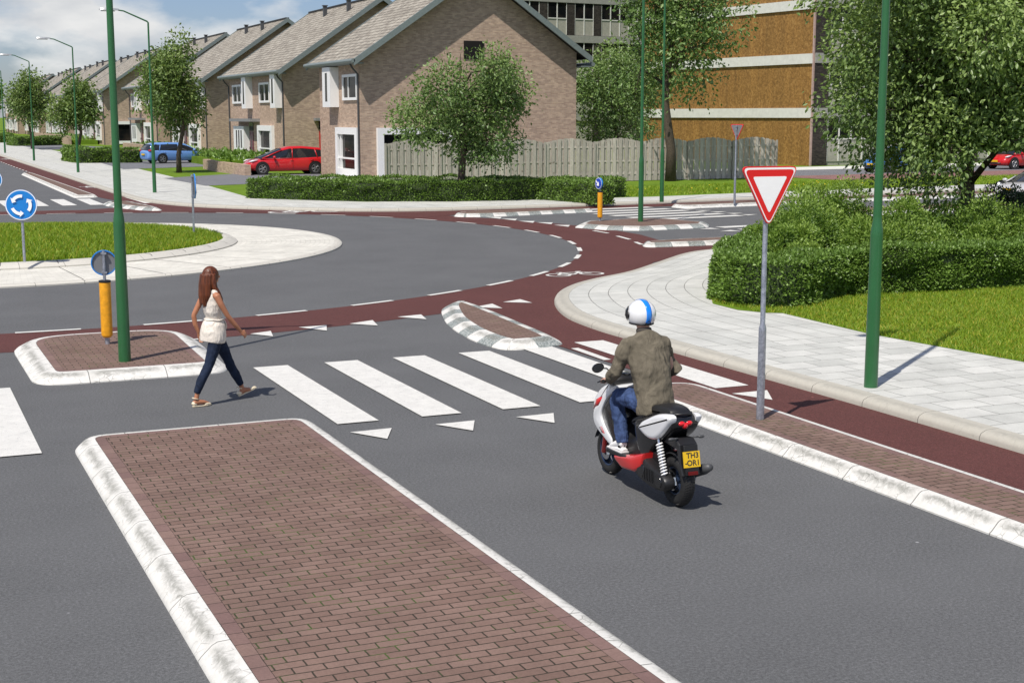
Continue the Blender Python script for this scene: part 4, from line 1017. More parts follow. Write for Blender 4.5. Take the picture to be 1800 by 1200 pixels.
# low garden walls in brick
def garden_wall(label, pts, h=0.75, z0=0.12, t_=0.35):
    b = MB(); P = [Vector(p) for p in pts]; nn = normals(P, False)
    for i in range(len(P)-1):
        a, c, na, nb = P[i], P[i+1], nn[i], nn[i+1]
        b.prism([a-na*t_/2, c-nb*t_/2, c+nb*t_/2, a+na*t_/2], 0.0, z0+h)
    return tag(b.build('garden_wall', MAT['brick']), label, 'garden wall', 'low brick garden walls')
garden_wall('low brick planter wall running up to the front of the red hatchback', [at(362,297,.12), at(384,302,.12), at(436,309,.12)], 0.62)
garden_wall('far low brick wall beyond the hedge to the left of the blue estate', [(20.8,118),(20.8,136)], 0.9)
garden_wall('far low brick wall behind the left of the two small street trees', [(20.5,175),(20.5,215)], 1.0)
for lab, (x0, x1, y0, y1) in (('low weeds in the planter in front of the maroon door', (20.4,23.6,91.5,104)), ('low weeds in the planter beyond the blue estate', (21.2,23.8,118,134)), ('low weeds in the farthest planter', (20.8,23.8,176,212))):
    n_ = 900; P = np.stack([rng.uniform(x0, x1, n_), rng.uniform(y0, y1, n_), rng.uniform(0.5, 1.0, n_)], 1)
    o = leaves('planter_weeds', P, np.tile([0, 0, 1.0], (n_, 1)), 0.28, MAT['leaf_hedge']); o['kind'] = 'stuff'; o['label'] = lab
    MB().box(x0, x1, y0, y1, 0.13, 0.62).build('soil', MAT['lawn'])['kind'] = 'structure'

# ------------------------------------------------------------------ wooden fence
fA, fB = Vector((21.9, 64.6)), Vector((44.6, 65.6)); fd = (fB-fA); fl_ = fd.length; fd.normalize(); fn = Vector((fd.y, -fd.x))
fr = empty('wooden_fence', (fA.x, fA.y, 0.12), 0, 'weathered grey wooden fence of upright boards with a wavy top edge', 'fence')
npan = 8; pw = fl_/npan
for k in range(npan):
    b = MB(); nb_ = 8; pitch = pw/nb_
    def board(s0, s1, off, z0, z1a, z1b):
        q = [fd*s0+fn*off, fd*s1+fn*off, fd*s1+fn*(off+.022), fd*s0+fn*(off+.022)]; sh = random.random()
        b.add([(p.x, p.y, z0) for p in q] + [(q[0].x, q[0].y, z1a), (q[1].x, q[1].y, z1b), (q[2].x, q[2].y, z1b), (q[3].x, q[3].y, z1a)],
              [(0,3,2,1),(4,5,6,7),(0,1,5,4),(1,2,6,5),(2,3,7,6),(3,0,4,7)], 0, [[(sh, 0)]*4]*6)
    def hz_(s): return 2.0 + 0.22*math.sin(math.pi*min(1, max(0, (s-k*pw)/pw)))
    for j in range(nb_):
        s0 = k*pw + j*pitch
        board(s0+.02, s0+pitch*.62, 0.03, 0.03, hz_(s0), hz_(s0+pitch*.6))
        board(s0+pitch*.50, s0+pitch*1.06, -0.022, 0.03, hz_(s0+pitch*.5)-.02, hz_(s0+pitch)-.02)
    for zr in (0.35, 1.0, 1.72): board(k*pw, (k+1)*pw, 0.003, zr, zr+.08, zr+.08)
    b.build('fence_panel', MAT['wood'], fr)
for k in range(npan+1):
    q = fd*(k*pw); b = MB(); b.box(q.x-.05, q.x+.05, q.y-.12, q.y-.065, 0, 2.05); b.build('post', MAT['wood'], fr)

# ------------------------------------------------------------------ flats
def facade(root, O, U_, length, zs, pitch, nfl, first_pier=0.9, ground=True, pattern=(2,), off=0.0):
    "window bays between dark piers; O left end seen from outside, U_ direction along the wall"
    nrm = Vector((U_.y, -U_.x))
    def bx(m, s0, s1, p0, p1, z0, z1):
        q = [O+U_*s0+nrm*p0, O+U_*s1+nrm*p0, O+U_*s1+nrm*p1, O+U_*s0+nrm*p1]
        m.add([(p.x, p.y, z0) for p in q]+[(p.x, p.y, z1) for p in q], [(0,3,2,1),(4,5,6,7),(0,1,5,4),(1,2,6,5),(2,3,7,6),(3,0,4,7)])
    beams, piers = [], []
    s = 0; bays = []; i = 0
    while s < length-1:
        piers.append((s, s+first_pier)); s += first_pier; n_ = pattern[i % len(pattern)]; w_ = n_*1.075; bays.append((s, s+w_, n_)); s += w_; i += 1
    for k in range(nfl):
        zb = zs + k*pitch; b = MB(); bx(b, 0, s, 0.002, 0.16, zb, zb+.66); b.build('floor_band', MAT['concrete'], root)
    for a, c in piers:
        b = MB(); bx(b, a, c, 0.002, 0.10, 0, zs+nfl*pitch); b.build('brick_pier', MAT['darkbrick'], root)
    for k in range(-1, nfl):
        zb = zs + k*pitch + .66
        if zb < 0: continue
        for a, c, n_ in bays:
            f = MB(); zt = zb+pitch-.66
            bx(f, a+.01, c-.01, 0.003, 0.09, zb+1.50, zb+1.60)
            for j in range(n_+1):
                m_ = a + (c-a)*j/n_; bx(f, max(a+.01, m_-.045), min(c-.01, m_+.045), 0.004, 0.095, zb+.05, zt-.02)
            fo = f.build('window', MAT['white_band'], root)
            p = MB(); bx(p, a+.02, c-.02, 0.0025, 0.03, zb+1.6, zt-.02); p.build('pane', MAT['glass'], fo)
            p = MB(); bx(p, a+.02, c-.02, 0.0025, 0.04, zb+.03, zb+1.5); p.build('spandrel', MAT['beige_panel'], fo)
    return s
O = depth_px(800, 134); bb = empty('apartment_building', (0,0,0), 0, 'grey block of flats with dark brick piers behind the nearest brick gable', 'apartment building')
E1 = O + UA*26
MB().prism([O, E1, E1+VA*10, O+VA*10], 0, 24).build('wall', MAT['beige_panel'], bb)
facade(bb, O, UA, 25, 10.37-3.69*2, 3.69, 5, pattern=(2,2,2,2,2,4,4))
G0 = Vector((57.42, 80.27)); ob = empty('apartment_building', (0,0,0), 0, 'block of flats with an ochre speckled end wall crossed by white concrete bands', 'apartment building')
MB().prism([G0, G0+UA*55, G0+UA*55+VA*14, G0+VA*19.6], 0, 22.0).build('wall', MAT['beige_panel'], ob)
nrm = -UA
def flank(m, s0, s1, p, z0, z1):
    q = [G0+VA*s0, G0+VA*s1, G0+VA*s1+nrm*p, G0+VA*s0+nrm*p]; m.prism(q, z0, z1)
zb = [(-0.05, 3.32), (3.98, 6.90), (7.56, 10.46), (11.12, 14.1), (14.8, 17.8), (18.5, 21.6)]
for z0, z1 in zb: b = MB(); flank(b, 0.05, 19.5, 0.10, z0, z1); b.build('end_wall_panel', MAT['orange'], ob)
for (a, z0), (z1, c) in zip([(0, z) for _, z in zb[:-1]], [(z, 0) for z, _ in zb[1:]]):
    b = MB(); flank(b, 0.0, 19.6, 0.22, z0+.003, z1-.003); b.build('floor_band', MAT['white_band'], ob)
b = MB(); flank(b, -0.06, 0.05, 0.13, 0, 21); b.build('corner_trim', simple('pink_trim', (0.42, 0.30, 0.26), 0.8), ob)
facade(ob, G0, UA, 50, 3.32, 3.62, 5, first_pier=1.3, pattern=(4,4,2,4))
b = MB().box(66, 100, 103, 104, 0, 12).build('garden_wall', MAT['brick']); tag(b, 'plain brick wall in the gap beyond the flats at the right edge', 'wall')

# ------------------------------------------------------------------ lamp posts
def lamp_post(label, x, y, z0=0.126, h=7.3, heading=math.pi, group='green lamp posts'):
    r = empty('lamp_post', (x, y, z0), 0, label, 'lamp post', group)
    MB().lathe((0,0,0), [(.084,0),(.083,.3),(.0765,1.84),(.0765,1.90),(.070,1.97),(.056,2.06),(.0535,2.12),(.043,h*.7),(.038,h)], 20).build('pole', MAT['pole_green'], r, smooth=True, angle=40)
    d = Vector((math.cos(heading), math.sin(heading), 0)); a = MB()
    a.tube([(0,0,h-.3), (0,0,h), tuple(d*.05+Vector((0,0,h+.05))), tuple(d*1.02+Vector((0,0,h+.46))), tuple(d*1.25+Vector((0,0,h+.49)))], [.036,.036,.034,.03,.03], 10)
    a.build('arm', MAT['pole_green'], r, smooth=True, angle=40)
    s = Vector((-d.y, d.x, 0)); hd = MB()
    prof = [(1.2,.05,.04),(1.35,.10,.06),(1.75,.13,.075),(1.98,.10,.055),(2.04,.04,.02)]
    vs = []
    for t_, w_, hh in prof:
        c = d*t_ + Vector((0,0,h+.50))
        vs += [c-s*w_+Vector((0,0,-.02)), c-s*w_*.6+Vector((0,0,hh)), c+s*w_*.6+Vector((0,0,hh)), c+s*w_+Vector((0,0,-.02))]
    fs = [(i*4+j, i*4+(j+1)%4, (i+1)*4+(j+1)%4, (i+1)*4+j) for i in range(4) for j in range(4)] + [(0,1,2,3),(19,18,17,16)]
    ho = hd.add(vs, fs).build('lamp_head', MAT['lamphead'], r, smooth=True, angle=50)
    gl = MB(); vs = []
    for t_, w_ in ((1.38,.09),(1.75,.115),(1.96,.085)):
        c = d*t_ + Vector((0,0,h+.50)); vs += [c-s*w_+Vector((0,0,-.023)), c+s*w_+Vector((0,0,-.023)), c+s*w_*.6+Vector((0,0,-.075)), c-s*w_*.6+Vector((0,0,-.075))]
    gl.add(vs, [(i*4+j, i*4+(j+1)%4, (i+1)*4+(j+1)%4, (i+1)*4+j) for i in range(2) for j in range(4)] + [(0,1,2,3),(11,10,9,8)]).build('lamp_glass', MAT['lampglass'], ho)
    return r
x_, y_ = at(219.5, 634.5, .126); lamp_post('tall green lamp post on the brick island beside the walking woman', x_, y_)
x_, y_ = at(1530.5, 680, .126); lamp_post('tall green lamp post on the pavement right of the large give way sign', x_, y_, h=8.2)
for (px, py), lab in (((272,338.5),'green lamp post in front of the blue estate, its whole arm in view'), ((137.5,303),'green lamp post in front of the right of the two small street trees'),
                      ((60,282.5),'green lamp post in front of the street tree furthest left'), ((9,269),'green lamp post at the left edge of the photo, farthest one')):
    x_, y_ = at(px, py, .126); lamp_post(lab, x_, y_)
x_, y_ = at(1126, 389.5, .126); lamp_post('slim green lamp post on the island with the far yellow bollard', x_, y_, h=8.6)
x_, y_ = at(1163, 355, .126); lamp_post('slim green lamp post on the far pavement beside the tall tree trunk', x_, y_, h=7.7, heading=R(300))

# ------------------------------------------------------------------ signs
def disc(name, R_, y, m, parent, th=0.004, n=48):
    b = MB(); b.lathe((0,0,0), [(0.0001,-th/2),(R_,-th/2),(R_,th/2),(0.0001,th/2)], n, axis='Y')
    o = b.build(name, m, parent); o.location = (0, y, 0); return o
def flat(pts, y, m, name, parent, th=0.003):
    b = MB(); k = len(pts); b.v = [(p[0], y, p[1]) for p in pts] + [(p[0], y-th, p[1]) for p in pts]
    b.f = [tuple(range(k)), tuple(range(2*k-1, k-1, -1))] + [(i, (i+1)%k, k+(i+1)%k, k+i) for i in range(k)]; b.m = [0]*(k+2)
    o = b.build(name, m, parent)
    bm = bmesh.new(); bm.from_mesh(o.data); bmesh.ops.triangulate(bm, faces=[f for f in bm.faces if len(f.verts) > 4], ngon_method='EAR_CLIP'); bmesh.ops.recalc_face_normals(bm, faces=bm.faces); bm.to_mesh(o.data); bm.free(); return o
def rtri(w, h, r, zc=0.0, n=6):
    return [(p.x, p.y) for p in rounded([(-w/2, h/2+zc), (w/2, h/2+zc), (0, -h/2+zc)], r, n)]
def give_way(label, x, y, z0, rz, hs=2.28, W_=0.66, lower=1.04):
    "sign plate looks to local -y"
    r = empty('give_way_sign', (x, y, z0), rz, label, 'give way sign', 'give way signs')
    H_ = W_*0.93
    MB().lathe((0,0,0), [(.044,0),(.042,lower-.06),(.042,lower-.02),(.028,lower+.03),(.0275,hs+H_-.03),(.0001,hs+H_-.028)], 16).build('post', MAT['galv'], r, smooth=True, angle=40)
    zc = hs + H_/2; pl = MB(); P = rtri(W_, H_, .055, 0); k = len(P)
    pl.v = [(p[0], -.036, zc+p[1]) for p in P] + [(p[0], -.066, zc+p[1]) for p in P]; pl.f = [tuple(range(k)), tuple(range(2*k-1, k-1, -1))] + [(i, (i+1)%k, k+(i+1)%k, k+i) for i in range(k)]; pl.m = [0]*(k+2)
    p = pl.build('sign_plate', [MAT['sign_red']], r)
    flat([(a, zc+b_) for a, b_ in rtri(W_-.07, (W_-.07)*.93, .04, .006)], -.0345, MAT['sign_grey'], 'sign_back', p, .0012)
    for (w_, m_, dy, cc) in ((W_-.035, 'sign_white', -.067, .002), (W_-.085, 'sign_red', -.0685, .004), (W_*.60, 'sign_white', -.070, .022)):
        flat([(a, zc+b_) for a, b_ in rtri(w_, w_*.93, .05*(w_/W_)**2, cc)], dy, MAT[m_], 'sign_face', p, .0012)
    for zz in (hs+.22, hs+H_-.1): MB().box(-.05, .05, -.036, .032, zz-.02, zz+.02).build('clamp', MAT['galv'], r)
    return r
x_, y_ = at(1336, 736.5, .126); give_way('large red and white give way sign on a galvanised post in the narrow brick strip', x_, y_, .126, R(-3), hs=2.13, W_=.71)
x_, y_ = at(1291, 358, .126); give_way('give way sign seen from behind, far away in front of the wooden fence', x_, y_, .126, R(108), hs=2.4, lower=1.0)
def arrow_curved(y, a0, a1, R_, w, m, parent, hw=2.2):
    pts_o, pts_i = [], []; n_ = 10
    for i in range(n_+1):
        a = a0+(a1-a0)*i/n_; pts_o.append(((R_+w/2)*math.cos(a), (R_+w/2)*math.sin(a))); pts_i.append(((R_-w/2)*math.cos(a), (R_-w/2)*math.sin(a)))
    flat(pts_o + pts_i[::-1], y, m, 'arrow', parent, .0012)
    s = 1 if a1 > a0 else -1; t_ = a1 + s*0.42
    flat([((R_+w*hw/2)*math.cos(a1), (R_+w*hw/2)*math.sin(a1)), ((R_-w*hw/2)*math.cos(a1), (R_-w*hw/2)*math.sin(a1)), (R_*math.cos(t_)*.97, R_*math.sin(t_)*.97)], y-.0015, m, 'arrow', parent, .0012)
def round_sign(label, x, y, z0, rz, zc, R_=0.33, kind='roundabout', blue='sign_blue', top=None, group='round blue signs'):
    r = empty('roundabout_sign', (x, y, z0), rz, label, 'round sign', group)
    MB().lathe((0,0,0), [(.03,0),(.03,(top or zc+R_-.02)),(.0001,(top or zc+R_-.02)+.001)], 12).build('post', MAT['galv'], r, smooth=True, angle=40)
    e = MB(); e.lathe((0,-.055,0), [(R_-.02,-.014),(R_,-.014),(R_,.014),(R_-.02,.014),(R_-.02,-.014)], 48, axis='Y')
    pl = disc('sign_plate', R_-.012, -.05, MAT['sign_grey'], r, .006); pl.location.z = zc
    rim = e.build('rim', MAT[blue], pl); rim.location = (0, .05, 0)
    f1 = disc('sign_face', R_-.004, -.0205, MAT['sign_white'], pl, .002)
    f2 = disc('sign_face', R_-.022, -.0225, MAT[blue], pl, .002)
    if kind == 'roundabout':
        for k in range(3): a = R(200)+k*R(120); arrow_curved(-.025, a, a+R(62), R_*.58, R_*.20, MAT['sign_white'], f2)
    else:
        c, s = math.cos(R(-45)), math.sin(R(-45)); A = [(-.62,-.11),(.05,-.11),(-.06,-.36),(.16,-.36),(.62,0),(.16,.36),(-.06,.36),(.05,.11),(-.62,.11)]
        flat([((a*c-b_*s)*R_, (a*s+b_*c)*R_) for a, b_ in A], -.025, MAT['sign_white'], 'arrow', f2, .0012)
    for zz in (-.8, .8): MB().box(-.05, .05, -.045, .034, zc+zz*R_-.02, zc+zz*R_+.02).build('clamp', MAT['galv'], r)
    return r
x_, y_ = at(43, 457, .30); round_sign('round blue sign with three white arrows standing at the front of the round grass island', x_, y_, .26, R(-12), 1.26, .335)
x_, y_ = at(341, 411, .28); round_sign('round sign seen almost edge on, standing at the back of the round grass island', x_, y_, .24, R(83), 1.33, .335)
x_, y_ = at(-8, 400, .1); round_sign('round blue sign just cut off by the left edge of the photo', x_, y_, .1, R(-20), 1.45, .30)
def bollard(label, x, y, z0, rz, R_=0.185):
    r = empty('traffic_bollard', (x, y, z0), rz, label, 'bollard', 'yellow traffic bollards')
    MB().lathe((0,0,0), [(.034,-.01),(.034,.14),(.0001,.141)], 14).build('foot', MAT['galv'], r, smooth=True, angle=40)
    MB().lathe((0,0,0), [(.05,.10),(.066,.11),(.066,.125),(.078,.13),(.082,.16),(.082,.93),(.0001,.931)], 24).build('sleeve', MAT['bollard'], r, smooth=True, angle=35)
    MB().lathe((0,0,0), [(.083,.915),(.087,.92),(.087,.945),(.07,.95),(.0001,.951)], 24).build('cap', MAT['black'], r, smooth=True, angle=35)
    MB().lathe((0,0,0), [(.022,.94),(.022,1.38),(.0001,1.381)], 12).build('post', MAT['galv'], r, smooth=True, angle=40)
    pl = disc('sign_plate', R_-.008, -.045, MAT['sign_grey'], r, .006); pl.location.z = 1.20
    e = MB(); e.lathe((0,0,0), [(R_-.016,-.026),(R_,-.026),(R_,.02),(R_-.016,.02),(R_-.016,-.026)], 40, axis='Y'); e.build('rim', MAT['sign_blue'], pl)
    disc('sign_face', R_-.004, -.0275, MAT['sign_white'], pl, .002); f2 = disc('sign_face', R_-.016, -.0295, MAT['sign_deepblue'], pl, .002)
    c, s = math.cos(R(-45)), math.sin(R(-45)); A = [(-.62,-.13),(.05,-.13),(-.06,-.40),(.16,-.40),(.62,0),(.16,.40),(-.06,.40),(.05,.13),(-.62,.13)]
    flat([((a*c-b_*s)*R_, (a*s+b_*c)*R_) for a, b_ in A], -.032, MAT['sign_white'], 'arrow', f2, .0012)
    for zz in (1.06, 1.34): MB().box(-.04, .04, -.042, .028, zz-.015, zz+.015).build('clamp', MAT['galv'], r)
x_, y_ = at(189, 604.5, .126); bollard('near yellow bollard topped by a round sign seen from behind', x_, y_, .126, R(172))
x_, y_ = at(1054.5, 388.5, .126); bollard('far yellow bollard topped by a blue sign with a white arrow', x_, y_, .126, R(-82), 0.18)

# ------------------------------------------------------------------ cars
def carpaint(name, c): 
    t = NT(name, 0.3, spec=0.5, coat=1.0); t.b.inputs['Coat Roughness'].default_value = 0.04; t.col(t.ramp(t.noise(3, 2), (0.3, tuple(x*.96 for x in c)), (0.7, c))); return t.m
MAT['car_red'] = carpaint('red_car_paint', (0.56, 0.008, 0.012)); MAT['car_blue'] = carpaint('blue_car_paint', (0.14, 0.30, 0.66)); MAT['car_silver'] = carpaint('silver_car_paint', (0.50, 0.49, 0.49))
MAT['car_blue2'] = carpaint('deep_blue_car_paint', (0.02, 0.16, 0.46))
t = NT('car_glass', 0.05, spec=0.7, coat=0.3); t.col((0.015, 0.017, 0.02)); MAT['carglass'] = t.m
MAT['headlight'] = simple('headlight_glass', (0.75, 0.77, 0.80), 0.12); MAT['taillight'] = simple('tail_light', (0.45, 0.005, 0.01), 0.15); MAT['plate_yellow'] = simple('yellow_plate', (0.75, 0.47, 0.01), 0.4, var=0.03)
def car(label, paint, x, y, z0, rz, L_, W_, Hh, style='hatch', wb=0.60, group='parked cars'):
    "front along +x; origin on the ground below the middle"
    r = empty('parked_car', (x, y, z0), rz, label, 'car', group); w = W_/2
    if style == 'sport': body = [(-.50,.42,.62,.70),(-.485,.24,.72,.86),(-.40,.2,.86,.96),(-.25,.17,.86,1.0),(-.05,.16,.84,.99),(.12,.16,.80,.99),(.25,.17,.80,.98),(.37,.19,.74,.96),(.45,.21,.62,.88),(.49,.25,.50,.74),(.50,.3,.42,.62)]
    elif style == 'estate': body = [(-.50,.40,.80,.72),(-.49,.26,.94,.90),(-.45,.22,1.0,.96),(-.30,.18,.99,1.0),(-.05,.17,.96,1.0),(.12,.17,.94,1.0),(.22,.17,.93,.99),(.33,.18,.88,.97),(.42,.20,.80,.93),(.475,.24,.68,.82),(.50,.3,.58,.66)]
    else: body = [(-.50,.40,.86,.72),(-.49,.25,.98,.90),(-.45,.22,1.02,.96),(-.30,.18,1.0,1.0),(-.05,.17,.95,1.0),(.12,.17,.92,1.0),(.22,.17,.92,.99),(.33,.18,.90,.97),(.41,.20,.82,.93),(.47,.24,.68,.82),(.50,.3,.56,.64)]
    ks = Hh/1.5; b = MB(); vs = []; ring = 12
    for fx, zb, zt, ww in body:
        X = fx*L_; zb *= ks; zt *= ks; q = w*ww; zm = zb+(zt-zb)*.5
        vs += [(X,0,zb),(X,q*.80,zb),(X,q*.96,zb+.10),(X,q,zm),(X,q*.975,zt-.12),(X,q*.90,zt-.01),(X,0,zt+.03),(X,-q*.90,zt-.01),(X,-q*.975,zt-.12),(X,-q,zm),(X,-q*.96,zb+.10),(X,-q*.80,zb)]
    k = len(body); fs = [(i*ring+j, i*ring+(j+1)%ring, (i+1)*ring+(j+1)%ring, (i+1)*ring+j) for i in range(k-1) for j in range(ring)] + [tuple(range(ring)), tuple((k-1)*ring+j for j in range(ring-1,-1,-1))]
    bo = b.add(vs, fs).build('body', MAT[paint], r, smooth=True); mod(bo, 'SUBSURF', levels=2, render_levels=2)
    if style == 'sport': cab = [(-.42,.86,.80),(-.25,1.10,.72),(-.05,1.27,.68),(.03,1.28,.68),(.12,1.12,.74),(.25,.82,.84)]
    elif style == 'estate': cab = [(-.485,1.0,.82),(-.44,1.36,.72),(-.36,1.46,.70),(-.15,1.49,.70),(.02,1.47,.70),(.10,1.36,.72),(.27,.95,.84)]
    else: cab = [(-.49,1.0,.82),(-.455,1.26,.72),(-.37,1.45,.68),(-.15,1.55,.70),(0.0,1.53,.70),(.09,1.42,.72),(.34,.93,.84)]
    zbelt = .90*ks if style != 'sport' else .78*ks
    def greenhouse(grow, zlo, frac0=None):
        m_ = MB(); vs = []
        for fx, zt, ww in cab:
            X = fx*L_*(1+grow*.02); zt = max(zt*ks, zbelt+.02)+grow*.012; wt = w*ww+grow*.012; wbm = w*.90+grow*.01
            f0 = zlo if frac0 is None else None
            zl = zbelt-.05 if frac0 is None else zbelt+(zt-zbelt)*frac0; wl = wbm+(wt-wbm)*max(0, (zl-zbelt)/max(.01, zt-zbelt))
            vs += [(X,wl,zl),(X,wt+.02,zt-.08 if zt-.08 > zl else zl+.005),(X,wt*.88,zt),(X,0,zt+.02),(X,-wt*.88,zt),(X,-wt-.02,zt-.08 if zt-.08 > zl else zl+.005),(X,-wl,zl)]
        n7 = 7; kk = len(cab); fs = [(i*n7+j, i*n7+j+1, (i+1)*n7+j+1, (i+1)*n7+j) for i in range(kk-1) for j in range(n7-1)]
        if frac0 is None: fs += [tuple(range(n7)), tuple((kk-1)*n7+j for j in range(n7-1,-1,-1))]
        return m_.add(vs, fs)
    go = greenhouse(0, 0).build('windows', MAT['carglass'], r, smooth=True, angle=50)
    # roof skin and pillars
    rf = MB(); vs = []
    rc = [c for c in cab if c[1]*ks > zbelt+.38]
    for fx, zt, ww in rc:
        X = fx*L_; zt *= ks; wt = w*ww; vs += [(X,wt+.035,zt-.10),(X,wt+.02,zt-.04),(X,wt*.86,zt+.015),(X,0,zt+.035),(X,-wt*.86,zt+.015),(X,-wt-.02,zt-.04),(X,-wt-.035,zt-.10)]
    kk = len(rc); rfo = rf.add(vs, [(i*7+j, i*7+j+1, (i+1)*7+j+1, (i+1)*7+j) for i in range(kk-1) for j in range(6)]).build('roof', MAT[paint], r, smooth=True)
    for sgn in (1, -1):
        def P3(fx, z, out=.015):
            # point on the greenhouse side
            for (a, za, wa), (c, zc, wc) in zip(cab[:-1], cab[1:]):
                if a <= fx <= c: t_ = (fx-a)/(c-a); zt = max((za+(zc-za)*t_)*ks, zbelt+.02); wt = w*(wa+(wc-wa)*t_); break
            f_ = min(1, max(0, (z-zbelt)/max(.02, zt-.08-zbelt))); return (fx*L_, sgn*(w*.90+(wt+.02-w*.90)*f_+out), z)
        def top(fx):
            for (a, za, wa), (c, zc, wc) in zip(cab[:-1], cab[1:]):
                if a <= fx <= c: return max((za+(zc-za)*(fx-a)/(c-a))*ks, zbelt+.02)-.06
        pl = MB(); fa = cab[-1][0]-.015
        pl.tube([P3(fa, top(fa)), P3((fa+cab[-2][0])/2, top((fa+cab[-2][0])/2)), P3(cab[-2][0], top(cab[-2][0]))], [.035,.035,.03], 6)
        for fx in (-.03, ): pl.tube([P3(fx, zbelt-.02), P3(fx-.005, top(fx))], .028, 6)
        fr_ = -.30 if style != 'sport' else -.2
        pl.tube([P3(fr_-.03, zbelt-.02), P3(fr_, top(fr_))], .03, 6)
        c0 = cab[0][0]+.005; c1 = cab[1][0]+.02
        pl.tube([P3(c0+.035, zbelt), P3(c1, top(c1)), P3(cab[2][0], top(cab[2][0]))], [.11,.07,.035], 6)
        pl.tube([P3(c0, zbelt-.01), P3(-.1, zbelt-.01), P3(fa, zbelt-.01)], .022, 6)
        pl.build('pillar', MAT[paint], r, smooth=True)
        for fx in (wb*.5+.015, -wb*.5+.015):
            wr = .335*ks if style != 'sport' else .34; X = fx*L_
            MB().lathe((X, 0, wr+.015), [(wr+.075, sgn*(w-.10)),(wr+.075, sgn*(w-.003)),(.001, sgn*(w-.003))], 28, axis='Y').build('wheel_arch', MAT['black'], r) if False else None
            ar = MB(); ar.lathe((X, 0, wr+.02), [(.001, -sgn*(w-.012)),(wr+.06, -sgn*(w-.012)),(wr+.06, -sgn*(w+.004)),(.001, -sgn*(w+.004))], 28, axis='Y'); ar.build('wheel_arch', MAT['black'], r)
            ty = MB(); ty.lathe((X, 0, wr), [(wr*.66,-sgn*(w-.2)),(wr*.97,-sgn*(w-.2)),(wr,-sgn*(w-.15)),(wr,-sgn*(w-.02)),(wr*.95,-sgn*(w+.012)),(wr*.70,-sgn*(w+.016)),(wr*.66,-sgn*(w+.006))], 32, axis='Y')
            wh = ty.build('wheel', MAT['rubber'], r, smooth=True, angle=40)
            rm = MB(); rm.lathe((X, 0, wr), [(.001,-sgn*(w+.0055)),(wr*.67,-sgn*(w+.0055))], 24, axis='Y'); rm.build('rim', MAT['black'], wh)
            sp = MB()
            for j in range(10):
                a = 2*math.pi*(j//2)/5 + (0.16 if j % 2 else -0.16); sp.tube([(X+.04*math.cos(a), sgn*(w+.012), wr+.04*math.sin(a)), (X+wr*.66*math.cos(a), sgn*(w+.009), wr+wr*.66*math.sin(a))], [.026,.018], 5)
            sp.torus((X, sgn*(w+.008), wr), wr*.65, .016, axis='Y', n=28, m=6); sp.lathe((X, 0, wr), [(.05,-sgn*(w+.004)),(.05,-sgn*(w+.022)),(.001,-sgn*(w+.022))], 10, axis='Y'); sp.build('spokes', MAT['alloy'], wh)
        mi = MB(); mi.sphere((.19*L_, sgn*(w+.09), zbelt+.07), (.09,.12,.085), 12, 8); mi.build('mirror', MAT[paint], r, smooth=True)
        hl = MB(); fz = {'sport': .66, 'estate': .74, 'hatch': .80}[style]*ks; fx = .445 if style != 'sport' else .42
        if style == 'sport': hl.sphere((fx*L_, sgn*w*.74, fz), (.16,.13,.12), 12, 8)
        else: hl.tube([((fx-.07)*L_, sgn*w*.93, fz+.03), ((fx-.01)*L_, sgn*w*.87, fz-.03), ((fx+.02)*L_, sgn*w*.74, fz-.08)], [.02,.05,.03], 8)
        hl.build('headlight', MAT['headlight'], r, smooth=True)
        tl = MB(); tl.tube([(-.485*L_, sgn*w*.80, .92*ks), (-.465*L_, sgn*w*.90, .94*ks), (-.42*L_, sgn*w*.955, .95*ks)], [.07,.075,.02], 8) if style != 'hatch' else tl.tube([(-.478*L_, sgn*w*.86, .80*ks), (-.475*L_, sgn*w*.84, 1.0*ks), (-.455*L_, sgn*w*.80, 1.22*ks)], [.045,.06,.03], 8)
        tl.build('tail_light', MAT['taillight'], r, smooth=True)
        dl = MB()
        for fx in (.17, -.03, -.27): dl.tube([(fx*L_, sgn*(w*.995), .30*ks), (fx*L_, sgn*(w+.001), .55*ks), (fx*L_-.01, sgn*w*.975, .86*ks)], .006, 4)
        dl.build('door_gap', MAT['black'], r)
        for fx in (0.0, -.24): MB().tube([(fx*L_, sgn*(w*.995+.01), .80*ks), (fx*L_-.16, sgn*(w*.995+.01), .81*ks)], .018, 6).build('door_handle', MAT[paint], r, smooth=True)
    MB().tube([(.497*L_, -.45, .36*ks), (.503*L_, 0, .35*ks), (.497*L_, .45, .36*ks)], .05, 6).build('grille', MAT['black'], r, smooth=True)
    MB().box(.503*L_, .512*L_, -.24, .24, .44*ks, .55*ks).build('number_plate', MAT['plate_yellow'], r)
    MB().box(-.512*L_, -.503*L_, -.24, .24, .60*ks, .71*ks).build('number_plate', MAT['plate_yellow'], r)
    return r
c0 = Vector(at(504,307,.134)); car('red hatchback parked with its nose to the street, between the nearest and second brick houses', 'car_red', c0.x+.25, c0.y+.95, .134, math.pi, 5.0, 1.80, 1.53, 'hatch', .62)
c0 = Vector(at(315,287,.134)); car('light blue estate car parked behind the tall slim street tree', 'car_blue', c0.x, c0.y+1.0, .134, R(14), 4.95, 1.80, 1.45, 'estate', .61)
c0 = Vector(at(1806,297,.13)); car('red hatchback at the right edge, parked in front of the flats', 'car_red', c0.x, c0.y+.8, .13, math.pi+R(6.5), 4.4, 1.8, 1.55, 'hatch', .62)
c0 = Vector(at(1822,347,.01)); car('silver sports car entering at the right edge, only its nose in view', 'car_silver', c0.x, c0.y, .0, math.pi+R(16), 4.5, 1.85, 1.30, 'sport', .56)
